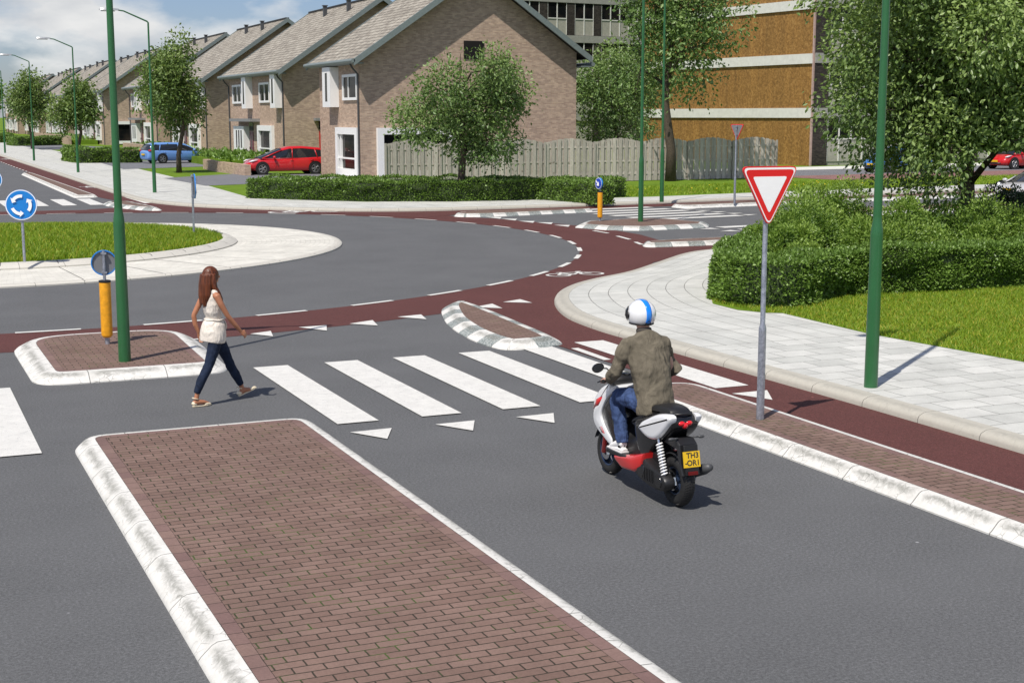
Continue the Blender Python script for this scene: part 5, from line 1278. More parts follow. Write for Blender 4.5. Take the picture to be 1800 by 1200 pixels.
c0 = Vector(at(1592,303,.13)); car('deep blue car glimpsed through the leaves around the right hand lamp post', 'car_blue2', c0.x, c0.y+.8, .13, math.pi+R(6.5), 4.4, 1.8, 1.5, 'hatch', .62)
# ------------------------------------------------------------------ people
def fabric(name, c, folds=0.5, scale=9.0, fine=True, var=0.2, rough=0.85, stretch=(1, 1, 0.5)):
    t = NT(name, rough, spec=0.2)
    m_ = t.n('ShaderNodeMapping'); m_.inputs['Scale'].default_value = stretch; t.l(t.tc.outputs['Object'], m_.inputs['Vector'])
    f = t.noise(scale, 4, 0.55, vec=m_.outputs[0], dist=1.2); g = t.noise(60, 3, 0.7)
    cc = t.ramp(f, (0.3, tuple(x*(1-var) for x in c)), (0.7, tuple(min(1, x*(1+var)) for x in c)))
    cc = t.mix(1.0, cc, t.ramp(g, (0.3, 0.9), (0.7, 1.08)), 'MULTIPLY'); t.col(cc)
    t.bump(t.math('ADD', f, t.math('MULTIPLY', g, 0.06)), folds, 0.05); return t.m
MAT['jacket'] = fabric('olive_brown_jacket', (0.138, 0.120, 0.088), 0.8, 4.5, var=0.22, stretch=(1.6, 1.6, 0.5))
MAT['denim'] = fabric('blue_denim', (0.045, 0.075, 0.17), 0.6, 9, var=0.3)
MAT['denim_dark'] = fabric('dark_denim', (0.014, 0.022, 0.045), 0.4, 9, var=0.3)
MAT['blouse'] = fabric('cream_blouse', (0.72, 0.66, 0.58), 0.7, 10, var=0.06, stretch=(1, 1, 0.35))
t = NT('brown_hair', 0.4, spec=0.4); m_ = t.n('ShaderNodeMapping'); m_.inputs['Scale'].default_value = (60, 60, 3); t.l(t.tc.outputs['Object'], m_.inputs['Vector'])
w = t.noise(1.0, 4, 0.6, vec=m_.outputs[0], dist=0.3); t.col(t.ramp(w, (0.3, (0.035, 0.009, 0.004)), (0.7, (0.17, 0.045, 0.014)))).bump(w, 0.6, 0.01); MAT['hair'] = t.m
MAT['cream_shoe'] = simple('cream_leather', (0.72, 0.62, 0.44), 0.45); MAT['white_shoe'] = simple('white_sneaker', (0.78, 0.77, 0.75), 0.5, var=0.05)

def skinned(mb, name, m, parent, voxel=0.008, smooth=6, disp=None):
    o = mb.build(name, m, parent, smooth=True)
    rm = mod(o, 'REMESH'); rm.mode = 'VOXEL'; rm.voxel_size = voxel; rm.use_smooth_shade = True
    sm = mod(o, 'SMOOTH'); sm.factor = 0.5; sm.iterations = smooth
    if disp:
        tx = bpy.data.textures.new(name+'_folds', 'CLOUDS'); tx.noise_scale = disp[1]; tx.noise_depth = 2
        dm = mod(o, 'DISPLACE'); dm.texture = tx; dm.strength = disp[0]; dm.mid_level = 0.5; dm.texture_coords = 'LOCAL'
    return o
def hand(mb, w, palm_dir, across, curl, size=1.0, thumb_side=1):
    "palm and five fingers; w wrist, palm_dir along the hand, across from little finger to index, curl the direction fingers bend to"
    w = Vector(w); d = Vector(palm_dir).normalized(); a = Vector(across); a = (a - d*a.dot(d)).normalized(); c = Vector(curl); c = (c - d*c.dot(d)); c = (c - a*c.dot(a)).normalized()
    s = size; pe = w + d*0.085*s
    mb.tube([w - d*.02*s, w + d*.03*s, w + d*.06*s, pe], [(.022*s, .018*s), (.034*s, .015*s), (.040*s, .015*s), (.038*s, .012*s)], 10, side=a)
    for i, (off, ln, r) in enumerate(((-.030, .058, .0075), (-.010, .072, .0085), (.011, .078, .0088), (.031, .070, .0085))):
        b0 = pe + a*off*s - d*.01*s; p1 = b0 + d*ln*.45*s + c*.012*s; p2 = p1 + (d*.55+c*.8).normalized()*ln*.35*s; p3 = p2 + (d*.15+c).normalized()*ln*.26*s
        mb.tube([b0, p1, p2, p3], [r*1.05*s, r*s, r*.95*s, r*.7*s], 7)
    t0 = w + d*.03*s + a*.028*s; t1 = t0 + (a*.7+d*.6+c*.3).normalized()*.035*s; t2 = t1 + (d*.9+a*.15+c*.5).normalized()*.03*s
    mb.tube([t0 - a*.01*s, t1, t2], [.013*s, .011*s, .008*s], 7)

# woman walking to the right
base = at(385, 707); wr_ = empty('person', (base[0], base[1], 0), R(12), 'woman with long brown hair, cream sleeveless top and dark jeans walking to the right', 'person')
J = dict(pel=(-.02,0,.90), wai=(-.03,0,1.04), che=(-.05,0,1.24), nek=(-.06,0,1.38), hd=(-.055,0,1.535))
bd = MB()
bd.tube([(-.02,0,.84),(-.02,0,.92),(-.03,0,1.04),(-.045,0,1.18),(-.055,0,1.29),(-.06,0,1.36),(-.06,0,1.385)], [(.085,.13),(.09,.14),(.068,.095),(.075,.11),(.075,.125),(.055,.10),(.045,.05)], 20, side=(1,0,0))
bd.tube([(-.06,0,1.34),(-.058,0,1.42),(-.05,0,1.47)], [.05,.045,.048], 12)
bd.sphere((-.045,0,1.555), (.092,.073,.108), 18, 14)
bd.tube([(.0,0,1.50),(.02,0,1.475)], [.05,.028], 10)          # jaw and chin
bd.tube([(.035,0,1.565),(.060,0,1.535),(.045,0,1.525)], [.009,.013,.008], 8)   # nose
for s in (-1, 1): bd.sphere((-.05, s*.073, 1.55), (.018,.008,.028), 8, 6)
def limb(mb, P, Rr, n=12, side=None): mb.tube(P, Rr, n, side=side)
# right arm forward, left arm back
limb(bd, [(-.06,-.13,1.335),(-.055,-.168,1.325),(-.02,-.19,1.23),(.055,-.205,1.085),(.07,-.205,1.065),(.15,-.20,.97),(.225,-.19,.885)], [.045,.043,.038,.031,.031,.030,.020])
limb(bd, [(-.06,.13,1.335),(-.065,.168,1.325),(-.12,.19,1.22),(-.195,.205,1.075),(-.20,.205,1.055),(-.185,.205,.95),(-.145,.20,.845)], [.045,.043,.038,.031,.031,.030,.020])
hand(bd, (.225,-.19,.885), (.75,0,-.65), (.45,.35,.75), (.2,.6,-.5), .92)
hand(bd, (-.145,.20,.845), (.35,0,-1), (.8,-.3,.2), (.2,-.9,-.2), .92)
# feet and ankles
for (ax, ay, az), (tx, tz), (hx, hz0) in (((-.33,-.10,.16),(-.17,.035),(-.375,.045)), ((.345,.08,.185),(.52,.115),(.315,.055))):
    bd.tube([(-.175, ay, .45),(-.25, ay, .32),(-.315, ay, .18),(-.335, ay, .10),(-.335, ay, .06)] if ax < 0 else [(.19, ay, .45),(.26, ay, .32),(.33, ay, .19),(.345, ay, .12),(.35, ay, .08)], [.045,.042,.030,.030,.034], 10)
    bd.tube([(-.02, ay*.8, .86), (-.11, ay, .62), (-.175, ay, .45)] if ax < 0 else [(-.01, ay, .86), (.12, ay, .62), (.19, ay, .45)], [.07,.055,.045], 10)
    bd.tube([(hx, ay, hz0+.005),(hx+.06, ay, (hz0+tz)/2+.02),((hx+tx)/2+.03, ay, (hz0+tz)/2+.012),(tx+.0, ay, tz-.005)], [(.030,.028),(.036,.036),(.038,.026),(.022,.012)], 10, side=(0,1,0))
skinned(bd, 'body', MAT['skin'], wr_, .007, 5)
je = MB()
je.tube([(-.02,0,.82),(-.02,0,.90),(-.025,0,.97),(-.03,0,1.01)], [(.10,.15),(.112,.155),(.085,.115),(.08,.105)], 20, side=(1,0,0))
limb(je, [(-.03,-.070,.90),(-.05,-.088,.80),(-.11,-.095,.62),(-.155,-.095,.50),(-.20,-.10,.42),(-.27,-.10,.30),(-.325,-.10,.165)], [.084,.088,.074,.060,.060,.056,.041])
limb(je, [(-.015,.070,.90),(.04,.085,.80),(.12,.085,.62),(.175,.08,.50),(.20,.08,.42),(.27,.08,.30),(.335,.08,.175)], [.084,.088,.074,.060,.060,.056,.041])
je.sphere((-.075,-.07,.85), (.08,.085,.09), 14, 10); je.sphere((-.07,.07,.85), (.08,.085,.09), 14, 10)
skinned(je, 'jeans', MAT['denim_dark'], wr_, .008, 5, (.012, .07))
bl = MB()
bl.tube([(-.055,0,1.365),(-.055,0,1.31),(-.05,0,1.22),(-.04,0,1.12),(-.03,0,1.045),(-.03,0,1.02)], [(.065,.110),(.100,.142),(.112,.150),(.108,.138),(.092,.116),(.092,.114)], 24, side=(1,0,0))
bl.tube([(-.03,0,1.03),(-.035,0,.97),(-.045,0,.88),(-.055,0,.79),(-.06,0,.755)], [(.100,.124),(.132,.164),(.148,.184),(.152,.186),(.145,.178)], 24, side=(1,0,0))
bl.sphere((.03,-.06,1.22), (.06,.06,.06), 12, 8); bl.sphere((.03,.06,1.22), (.06,.06,.06), 12, 8)
for s in (-1, 1): bl.tube([(-.06, s*.07, 1.375),(-.058, s*.115, 1.365),(-.058, s*.145, 1.335)], [.035,.038,.03], 8)
skinned(bl, 'blouse', MAT['blouse'], wr_, .008, 6, (.022, .13))
be = MB()
be.tube([(-.03+.108*math.cos(a), .137*math.sin(a), 1.03+.004*math.sin(5*a)) for a in [2*math.pi*i/28 for i in range(29)]], .009, 8)
be.tube([(.075,-.04,1.03),(.10,-.05,.97),(.105,-.045,.90)], [.008,.010,.006], 6); be.tube([(.075,-.03,1.03),(.11,-.02,.96),(.12,-.03,.92)], [.008,.010,.006], 6)
be.build('waist_tie', MAT['blouse'], wr_, smooth=True)
hr = MB()
hr.sphere((-.058,0,1.562), (.104,.088,.113), 20, 16)
hr.tube([(-.09,0,1.60),(-.115,0,1.52),(-.125,0,1.42),(-.135,-.01,1.32),(-.14,0,1.22),(-.14,0,1.16)], [(.05,.05),(.050,.064),(.045,.066),(.038,.062),(.028,.05),(.006,.015)], 16, side=(1,0,0))
hr.tube([(-.05,-.075,1.58),(-.055,-.088,1.50),(-.05,-.098,1.42),(-.015,-.105,1.35),(.015,-.10,1.28),(.03,-.09,1.22),(.03,-.085,1.18)], [.028,.034,.036,.036,.034,.026,.006], 10)
hr.tube([(-.05,.075,1.58),(-.06,.088,1.50),(-.06,.098,1.42),(-.04,.105,1.35),(-.03,.10,1.27)], [.028,.034,.034,.03,.008], 10)
for k in range(9):
    a = R(110+k*17.5); x0, y0 = -.062+.10*math.cos(a), .088*math.sin(a)
    hr.tube([(x0, y0, 1.58),(x0-.018, y0*1.05, 1.46),(x0-.028, y0*1.05, 1.33),(x0-.03, y0*.85, 1.17+.025*(k % 3))], [.022,.026,.024,.006], 7)
skinned(hr, 'hair', MAT['hair'], wr_, .007, 7)
for s, (hx, hz_, tx, tz, ay) in ((0, (-.385,.0,-.145,.0,-.10)), (1, (.300,.022,.545,.105,.08))):
    so = MB(); dx, dz = tx-hx, tz-hz_
    def Q(u, o): L2 = math.hypot(dx, dz); return (hx+dx*u - dz/L2*o, ay, hz_+dz*u + dx/L2*o)
    so.tube([Q(0,.012),Q(.08,.012),Q(.4,.010),Q(.75,.012),Q(.96,.013),Q(1,.013)], [(.020,.012),(.030,.012),(.030,.010),(.040,.012),(.026,.010),(.008,.006)], 12, side=(0,1,0))
    so.tube([Q(.62,.028),Q(.75,.030),Q(.9,.024),Q(.99,.018)], [(.038,.016),(.040,.020),(.030,.015),(.012,.006)], 12, side=(0,1,0))
    so.tube([Q(0,.03),Q(.07,.045),Q(.2,.035)], [(.022,.026),(.034,.032),(.032,.012)], 10, side=(0,1,0))
    sh = skinned(so, 'shoe', MAT['cream_shoe'], wr_, .006, 2)
    c_ = Q(.16,.105); tb = MB(); tb.tube([(c_[0]+.036*math.cos(a), ay+.034*math.sin(a), c_[2]-.01*math.cos(a)) for a in [2*math.pi*i/16 for i in range(17)]], .006, 6); tb.build('ankle_strap', MAT['cream_shoe'], sh, smooth=True)

# ------------------------------------------------------------------ scooter
X0 = 6.35
sc = empty('motor_scooter', (X0, 11.36, 0), 0, 'white, red and black motor scooter ridden towards the zebra crossing', 'motor scooter')
YO = 11.36
def pr(P): return [(y-YO, z) for y, z in P]
MAT['sc_white'] = carpaint('scooter_white', (0.78, 0.79, 0.80)); MAT['sc_red'] = carpaint('scooter_red', (0.60, 0.015, 0.015))
def slab(name, P, layers, m, parent=sc, bev=0.006, smooth=True, sub=0):
    o = MB().slab(pr(P), layers).build(name, m, parent, smooth=True, angle=40)
    if sub: mod(o, 'SUBSURF', levels=sub, render_levels=sub)
    elif bev: b_ = mod(o, 'BEVEL', width=bev, segments=2); b_.limit_method = 'ANGLE'
    return o
def sym(w, r=0.03): return [(-w, r), (-w+r*.4, r*.35), (-w+r, 0), (w-r, 0), (w-r*.4, r*.35), (w, r)]
def curve(P, n=4): return [(p.x, p.y) for p in catmull(P, n, True)]
for nm, yy, Rw, wd in (('rear', 10.72, .235, .064), ('front', 12.0, .235, .054)):
    w_ = MB(); w_.torus((0, yy-YO, Rw), Rw-wd, wd, axis='X', n=56, m=16); wo_ = w_.build('wheel', MAT['rubber'], sc, smooth=True)
    if wo_:
        tr_ = MB()
        for k in range(56):
            a = 2*math.pi*k/56
            for s in (-1, 1):
                p = []
                for ph, da in ((0.12, 0.0), (.55, .05), (.95, .12)):
                    rr = Rw-wd+(wd+.0008)*math.cos(ph); p.append((s*wd*math.sin(ph), yy-YO+rr*math.cos(a+da), Rw+rr*math.sin(a+da)))
                tr_.tube(p, .0022, 4)
        tr_.build('tread', MAT['blackgloss'], wo_)
    rm = MB(); rm.lathe((0, yy-YO, Rw), [(Rw-wd*1.75,-.045),(Rw-wd*1.6,-.045),(Rw-wd*1.75,-.03),(Rw-wd*1.75,.03),(Rw-wd*1.6,.045),(Rw-wd*1.75,.045),(Rw-wd*1.9,.04),(Rw-wd*1.95,0),(Rw-wd*1.9,-.04),(Rw-wd*1.75,-.045)], 40, axis='X')
    for k in range(5):
        a = 2*math.pi*k/5+.3
        for dd in (-.13, .13): rm.tube([(0, yy-YO+.03*math.cos(a), Rw+.03*math.sin(a)), (0, yy-YO+(Rw-wd*1.8)*math.cos(a+dd), Rw+(Rw-wd*1.8)*math.sin(a+dd))], [(.016,.012),(.012,.009)], 6)
    rm.lathe((0, yy-YO, Rw), [(.001,-.055),(.035,-.055),(.035,.055),(.001,.055)], 16, axis='X')
    rm.build('rim', simple('dark_blue_rim', (0.03, 0.05, 0.10), 0.35, metal=0.5), wo_, smooth=True, angle=40)
    dk = MB(); dk.lathe((-.062, yy-YO, Rw), [(.04,-.002),(.085,-.002),(.085,.002),(.04,.002),(.04,-.002)], 30, axis='X'); dk.build('brake_disc', MAT['chrome'], wo_, smooth=True, angle=40)
    ca = MB(); ca.tube([(-.075, yy-YO-.06, Rw+.05), (-.075, yy-YO-.075, Rw-.02)], [(.018,.022),(.018,.02)], 8); ca.cyl((-.05, yy-YO, Rw), (-.10, yy-YO, Rw), .018, 10); ca.build('brake_caliper', MAT['chrome'], wo_, smooth=True, angle=50)
# fork, front fender
for s in (-1, 1):
    MB().tube([(s*.085, 12.0-YO, .225), (s*.085, 11.955-YO, .42), (s*.085, 11.90-YO, .62)], [.024,.024,.018], 12).build('fork_leg', MAT['sc_red'], sc, smooth=True)
fe = MB(); vs = []; nf = 14
for i in range(nf+1):
    a = R(20+115*i/nf)
    for x, rr in ((-.062,.248),(-.045,.262),(0,.268),(.045,.262),(.062,.248)): vs.append((x, 12.0-YO+rr*math.cos(a), .235+rr*math.sin(a)))
fo = fe.add(vs, [(i*5+j, i*5+j+1, (i+1)*5+j+1, (i+1)*5+j) for i in range(nf) for j in range(4)]).build('front_fender', MAT['blackgloss'], sc, smooth=True); mod(fo, 'SOLIDIFY', thickness=.006)
# front apron, leg shield
FA = curve([(11.62,.955),(11.83,.84),(11.95,.75),(12.04,.64),(12.04,.54),(11.97,.475),(11.84,.42),(11.69,.37),(11.66,.43),(11.77,.50),(11.88,.59),(11.86,.69),(11.76,.81),(11.59,.915)], 3)
slab('front_apron', FA, [(-.182,.024),(-.178,.008),(-.155,0),(-.10,-.006),(0,-.01),(.10,-.006),(.155,0),(.178,.008),(.182,.024)], MAT['sc_white'], bev=0)
slab('front_nose', curve([(11.84,.93),(12.02,.86),(12.15,.74),(12.17,.64),(12.08,.54),(11.94,.50),(11.88,.62),(11.86,.80)], 3), [(-.12,.04),(-.11,.012),(-.06,0),(.06,0),(.11,.012),(.12,.04)], MAT['sc_white'], bev=0)
slab('leg_shield', curve([(11.61,.93),(11.78,.80),(11.90,.68),(11.87,.56),(11.74,.44),(11.64,.32),(11.54,.31),(11.60,.50),(11.68,.66),(11.62,.80),(11.54,.90)], 3), [(-.168,.025),(-.16,.008),(-.1,.016),(0,.02),(.1,.016),(.16,.008),(.168,.025)], MAT['blackgloss'], bev=0)
slab('centre_tunnel', curve([(11.74,.62),(11.66,.30),(11.45,.25),(11.12,.27),(11.04,.55),(11.20,.66),(11.34,.52),(11.50,.48),(11.62,.58)], 3), sym(.115), MAT['black'], bev=0)
for s in (-1, 1): slab('floorboard', [(11.74,.34),(11.74,.29),(11.24,.30),(11.18,.36),(11.26,.345)], [(s*.11, 0), (s*.20, .004)], MAT['black'], bev=.01)
for s in (-1, 1): slab('belly_panel', [(11.58,.30),(11.24,.37),(11.00,.44),(11.03,.30),(11.18,.22),(11.42,.20),(11.56,.25)], [(s*.08, 0), (s*.175, 0), (s*.197, .014), (s*.205, .035)], MAT['sc_red'], bev=0)
hl = MB(); hl.sphere((0, 12.15-YO, .72), (.09,.04,.05), 16, 10); hl.build('headlight', MAT['headlight'], sc, smooth=True)
for s in (-1, 1): MB().tube([(s*.178, 11.86-YO, .80), (s*.182, 11.95-YO, .735), (s*.17, 12.05-YO, .66)], [(.008,.012),(.012,.034),(.008,.01)], 10, side=(1,0,0)).build('front_indicator', MAT['sc_red'], sc, smooth=True)
for s in (-1, 1):
    for k, cc in enumerate(('sc_red', 'sc_red', 'black')): MB().tube([(s*.1815, 11.80-YO+.022*k, .455), (s*.1825, 11.86-YO+.024*k, .515-.008*k)], [(.0016,.008),(.0016,.003)], 6, side=(1,0,0)).build('stripe', MAT[cc], sc)
# rear body, side panels, seat
rbp = curve([(11.30,.66),(11.22,.42),(11.06,.37),(10.96,.50),(10.80,.59),(10.68,.67),(10.61,.76),(10.66,.85),(10.90,.82),(11.15,.74)], 3)
slab('rear_body', rbp, [(-.14,.04),(-.135,.012),(-.105,0),(.105,0),(.135,.012),(.14,.04)], MAT['blackgloss'], bev=0)
for s in (-1, 1): slab('side_panel', curve([(11.17,.63),(10.99,.575),(10.84,.60),(10.70,.70),(10.60,.81),(10.64,.855),(10.83,.83),(11.02,.755),(11.13,.70)], 3), [(s*.10,0),(s*.140,0),(s*.160,.008),(s*.170,.020),(s*.174,.042)], MAT['sc_white'], bev=0)
slab('seat', curve([(11.38,.64),(11.34,.70),(11.18,.765),(11.02,.80),(10.95,.80),(10.98,.75),(11.10,.70),(11.28,.62)], 3), [(-.13,.035),(-.125,.015),(-.10,.003),(-.05,0),(.05,0),(.10,.003),(.125,.015),(.13,.035)], MAT['black'], bev=0)
slab('seat_pad', curve([(11.10,.79),(11.06,.86),(10.92,.90),(10.76,.90),(10.69,.87),(10.70,.825),(10.92,.785)], 3), [(-.105,.035),(-.10,.015),(-.08,.003),(0,0),(.08,.003),(.10,.015),(.105,.035)], MAT['black'], bev=0)
MB().tube([(-.11,10.86-YO,.83),(-.105,10.70-YO,.85),(-.07,10.635-YO,.855),(0,10.62-YO,.858),(.07,10.635-YO,.855),(.105,10.70-YO,.85),(.11,10.86-YO,.83)], .013, 8).build('grab_rail', MAT['black'], sc, smooth=True)
tl = MB()
for s in (-1, 1): tl.sphere((s*.038, 10.63-YO, .775), (.042,.035,.026), 14, 10)
tl.sphere((0, 10.625-YO, .755), (.034,.03,.030), 12, 8); tl.build('tail_light', simple('bright_tail_light', (0.75, 0.01, 0.015), 0.12, coat=1.0), sc, smooth=True)
# rear mudguard with number plate
slab('rear_mudguard', [(10.84,.62),(10.62,.645),(10.555,.60),(10.53,.44),(10.485,.335),(10.50,.325),(10.56,.42),(10.60,.55),(10.82,.57)], [(-.095,.012),(-.085,0),(.085,0),(.095,.012)], MAT['black'], bev=.006)
slab('plate_bracket', [(10.535,.60),(10.515,.60),(10.47,.34),(10.485,.335)], [(-.07,0),(.07,0)], MAT['black'], bev=.004)
hg = MB(); vs = []
for i in range(11):
    a = R(35+95*i/10)
    for x, rr in ((-.068,.250),(-.05,.262),(0,.266),(.05,.262),(.068,.250)): vs.append((x, 10.72-YO+rr*math.cos(a), .235+rr*math.sin(a)))
mod(hg.add(vs, [(i*5+j, i*5+j+1, (i+1)*5+j+1, (i+1)*5+j) for i in range(10) for j in range(4)]).build('rear_hugger', MAT['black'], sc, smooth=True), 'SOLIDIFY', thickness=.006)
for s in (-1, 1):
    i_ = MB(); i_.tube([(s*.08, 10.60-YO, .65), (s*.125, 10.595-YO, .65)], .008, 6); i_.sphere((s*.15, 10.59-YO, .65), (.034,.016,.015), 12, 8); i_.build('rear_indicator', MAT['darkpipe'], sc, smooth=True)
pn = Vector((0, -1, 0.20)).normalized(); pu = Vector((0, .20, 1)).normalized(); pc = Vector((0, 10.492-YO, .478))
npb = MB(); hw, hh = .083, .070; px_ = Vector((1,0,0))
q = [pc-px_*hw-pu*hh, pc+px_*hw-pu*hh, pc+px_*hw+pu*hh, pc-px_*hw+pu*hh]
npb.add([tuple(v_-pn*.008) for v_ in q]+[tuple(v_+pn*.002) for v_ in q], [(0,3,2,1),(4,5,6,7),(0,1,5,4),(1,2,6,5),(2,3,7,6),(3,0,4,7)])
npo = npb.build('number_plate', MAT['plate_yellow'], sc)
def plate_text(txt, size, dx, dz):
    cu = bpy.data.curves.new('plate_text', 'FONT'); cu.body = txt; cu.size = size; cu.align_x = 'CENTER'; cu.align_y = 'CENTER'; cu.offset = 0.0016; cu.extrude = 0.0
    to = bpy.data.objects.new('plate_text', cu); COL.objects.link(to); dg = bpy.context.evaluated_depsgraph_get(); me = bpy.data.meshes.new_from_object(to.evaluated_get(dg))
    bpy.data.objects.remove(to); o = bpy.data.objects.new('plate_text', me); me.materials.clear(); me.materials.append(MAT['blackgloss']); COL.objects.link(o); o.parent = npo
    p = pc + px_*dx + pu*dz + pn*.0035
    o.matrix_local = Matrix(((px_.x, pu.x, pn.x, p.x), (px_.y, pu.y, pn.y, p.y), (px_.z, pu.z, pn.z, p.z), (0, 0, 0, 1))); return o
plate_text('TH3', .068, .008, .033); plate_text('OR1', .068, .012, -.033); plate_text('-', .06, -.062, -.030)
MB().box(-.045, .045, 10.455-YO, 10.475-YO, .345, .372).build('reflector', simple('dark_red_reflector', (0.16, 0.01, 0.01), 0.2), sc)
# engine, drive, exhaust, shock
slab('drive_case', curve([(11.20,.34),(11.22,.24),(11.05,.17),(10.82,.145),(10.66,.17),(10.62,.25),(10.70,.31),(10.90,.35),(11.08,.40)], 3), [(-.19,.03),(-.185,.012),(-.165,0),(-.095,0)], MAT['black'], bev=0)
eb = MB(); eb.lathe((-.192, 10.74-YO, .235), [(.001,-.008),(.055,-.008),(.06,.0),(.06,.02)], 24, axis='X'); eb.lathe((-.192, 11.06-YO, .27), [(.001,-.008),(.06,-.008),(.068,.0),(.068,.02)], 24, axis='X')
for k in range(6): eb.box(-.196, -.186, 10.84-YO+k*.03, 10.852-YO+k*.03, .20, .31)
eb.build('engine_cover', MAT['blackgloss'], sc, smooth=True, angle=40)
slab('engine', [(11.15,.45),(11.2,.2),(10.9,.18),(10.75,.28),(10.9,.45)], [(-.10,0),(.10,0)], MAT['black'], bev=.01)
ex = MB(); ex.tube([(.10,11.2-YO,.2),(.15,11.05-YO,.18),(.16,10.9-YO,.22),(.165,10.55-YO,.36),(.165,10.45-YO,.40)], [.018,.02,.045,.05,.03], 14); ex.build('exhaust', MAT['darkpipe'], sc, smooth=True)
sp = MB(); A_, B_ = Vector((-.150, 10.70-YO, .30)), Vector((-.150, 10.81-YO, .575)); ax_ = (B_-A_).normalized(); s1 = ax_.cross(Vector((1,0,0))).normalized(); s2 = ax_.cross(s1)
tt = [i/150 for i in range(151)]; sp.tube([A_.lerp(B_, t_)+s1*.027*math.cos(t_*2*math.pi*11)+s2*.027*math.sin(t_*2*math.pi*11) for t_ in tt], .0068, 6)
sho = MB().cyl(A_-ax_*.05, B_+ax_*.03, .014, 12).build('shock_absorber', MAT['chrome'], sc, smooth=True, angle=40); sp.build('spring', MAT['sign_white'], sho, smooth=True)
# handlebar
hb = MB(); hb.tube([(-.27,11.64-YO,1.00),(-.16,11.70-YO,1.01),(0,11.76-YO,1.0),(.16,11.70-YO,1.01),(.27,11.64-YO,1.00)], .012, 10); hb.build('handlebar', MAT['black'], sc, smooth=True)
for s in (-1, 1):
    MB().tube([(s*.295,11.625-YO,1.0),(s*.19,11.685-YO,1.008)], .018, 12).build('grip', MAT['rubber'], sc, smooth=True, angle=40)
    MB().tube([(s*.18,11.735-YO,1.005),(s*.25,11.715-YO,.995),(s*.325,11.675-YO,.985)], [.008,.007,.006], 6).build('brake_lever', MAT['blackgloss'], sc, smooth=True)
    m_ = MB(); m_.tube([(s*.155,11.72-YO,1.01),(s*.165,11.74-YO,1.07),(s*.19,11.755-YO,1.095),(s*.235,11.765-YO,1.10)], .007, 8)
    ms_ = m_.build('mirror', MAT['blackgloss'], sc, smooth=True); mh = MB(); mh.tube([(s*.278,11.7850-YO,1.105),(s*.278,11.7750-YO,1.105),(s*.278,11.7550-YO,1.105)], [(.03,.02),(.06,.042),(.063,.045)], 20, side=(1,0,.25)); mh.build('mirror_head', MAT['blackgloss'], ms_, smooth=True, angle=40)
    mg = MB(); mg.tube([(s*.278,11.7545-YO,1.105),(s*.278,11.7535-YO,1.105)], [(.055,.038),(.055,.038)], 20, side=(1,0,.25)); mg.build('mirror_glass', simple('mirror_glass', (0.10,0.11,0.12), 0.15, metal=0.6), ms_)
slab('handlebar_cover', curve([(11.82,1.02),(11.87,.97),(11.80,.92),(11.68,.93),(11.66,.99),(11.72,1.04)], 3), [(-.16,.03),(-.13,.005),(0,0),(.13,.005),(.16,.03)], MAT['black'], bev=0)
MB().lathe((0, 11.73-YO, 1.03), [(.045,0),(.05,.012),(.04,.018),(.001,.018)], 20).build('speedometer', MAT['blackgloss'], sc, smooth=True, angle=40)

# ------------------------------------------------------------------ rider
rd_ = empty('person', (X0, 11.12, 0), 0, 'scooter rider seen from behind in a white helmet, olive jacket and blue jeans', 'person')
RO = 11.12
def q3(P): return [(x, y-RO, z) for x, y, z in P]
hbd = MB()
hbd.tube(q3([(0,11.36,1.42),(0,11.385,1.49),(0,11.41,1.56)]), [.062,.058,.062], 14)
hbd.sphere((0,11.44-RO,1.63), (.078,.098,.115), 16, 12)
hbd.tube(q3([(0,11.50,1.57),(0,11.53,1.54)]), [.05,.03], 10); hbd.tube(q3([(0,11.53,1.64),(0,11.56,1.60)]), [.010,.014], 8)
hbd.tube(q3([(0,11.15,.84),(0,11.16,.93),(0,11.22,1.15),(0,11.32,1.33),(0,11.36,1.44)]), [(.13,.09),(.13,.09),(.14,.10),(.15,.09),(.07,.06)], 16, side=(1,0,0))
for s in (-1, 1):
    ey = 11.39 if s < 0 else 11.34
    hbd.tube(q3([(s*.10,11.34,1.38),(s*.17,11.34,1.37),(s*.275,ey,1.12),(s*.262,11.50,1.06),(s*.248,11.595,1.022)]), [.05,.048,.04,.034,.026], 12)
    hand(hbd, (s*.248, 11.595-RO, 1.022), (0, 1, -.12), (-s, 0, 0), (0, 0, -1), 1.0)
    hbd.tube(q3([(s*.085,11.10,.85),(s*.11,11.26,.865),(s*.135,11.45,.865),(s*.148,11.555,.845),(s*.150,11.595,.79),(s*.148,11.575,.68),(s*.148,11.53,.54),(s*.148,11.50,.445),(s*.148,11.50,.36)]), [.07,.06,.05,.045,.045,.042,.036,.032,.03], 10)
skinned(hbd, 'body', MAT['skin_pale'], rd_, .008, 3)
ja = MB()
ja.tube(q3([(0,11.135,.76),(0,11.15,.85),(0,11.18,.98),(0,11.225,1.12),(0,11.28,1.25),(0,11.325,1.365),(0,11.35,1.435),(0,11.37,1.485)]),
        [(.182,.135),(.190,.135),(.182,.125),(.195,.125),(.215,.122),(.205,.105),(.150,.085),(.078,.064)], 28, side=(1,0,0))
for s in (-1, 1):
    el = (s*.295, 11.38, 1.13) if s < 0 else (s*.315, 11.32, 1.12)
    ja.tube(q3([(s*.10,11.335,1.385),(s*.18,11.335,1.37),(s*.22,11.35,1.30),(s*.26,11.38,1.20), el,(s*.295,(el[1]+11.52)/2,1.08),(s*.268,11.50,1.06),(s*.252,11.57,1.028),(s*.249,11.588,1.023)]), [.075,.082,.075,.066,.064,.058,.050,.043,.040], 16)
jo = skinned(ja, 'jacket', MAT['jacket'], rd_, .0085, 5, (.05, .15))
co = MB(); pts = [(.064*math.cos(a), 11.385-RO+  .058*math.sin(a), 1.497+.012*math.sin(a)*-1) for a in [2*math.pi*i/24 for i in range(25)]]
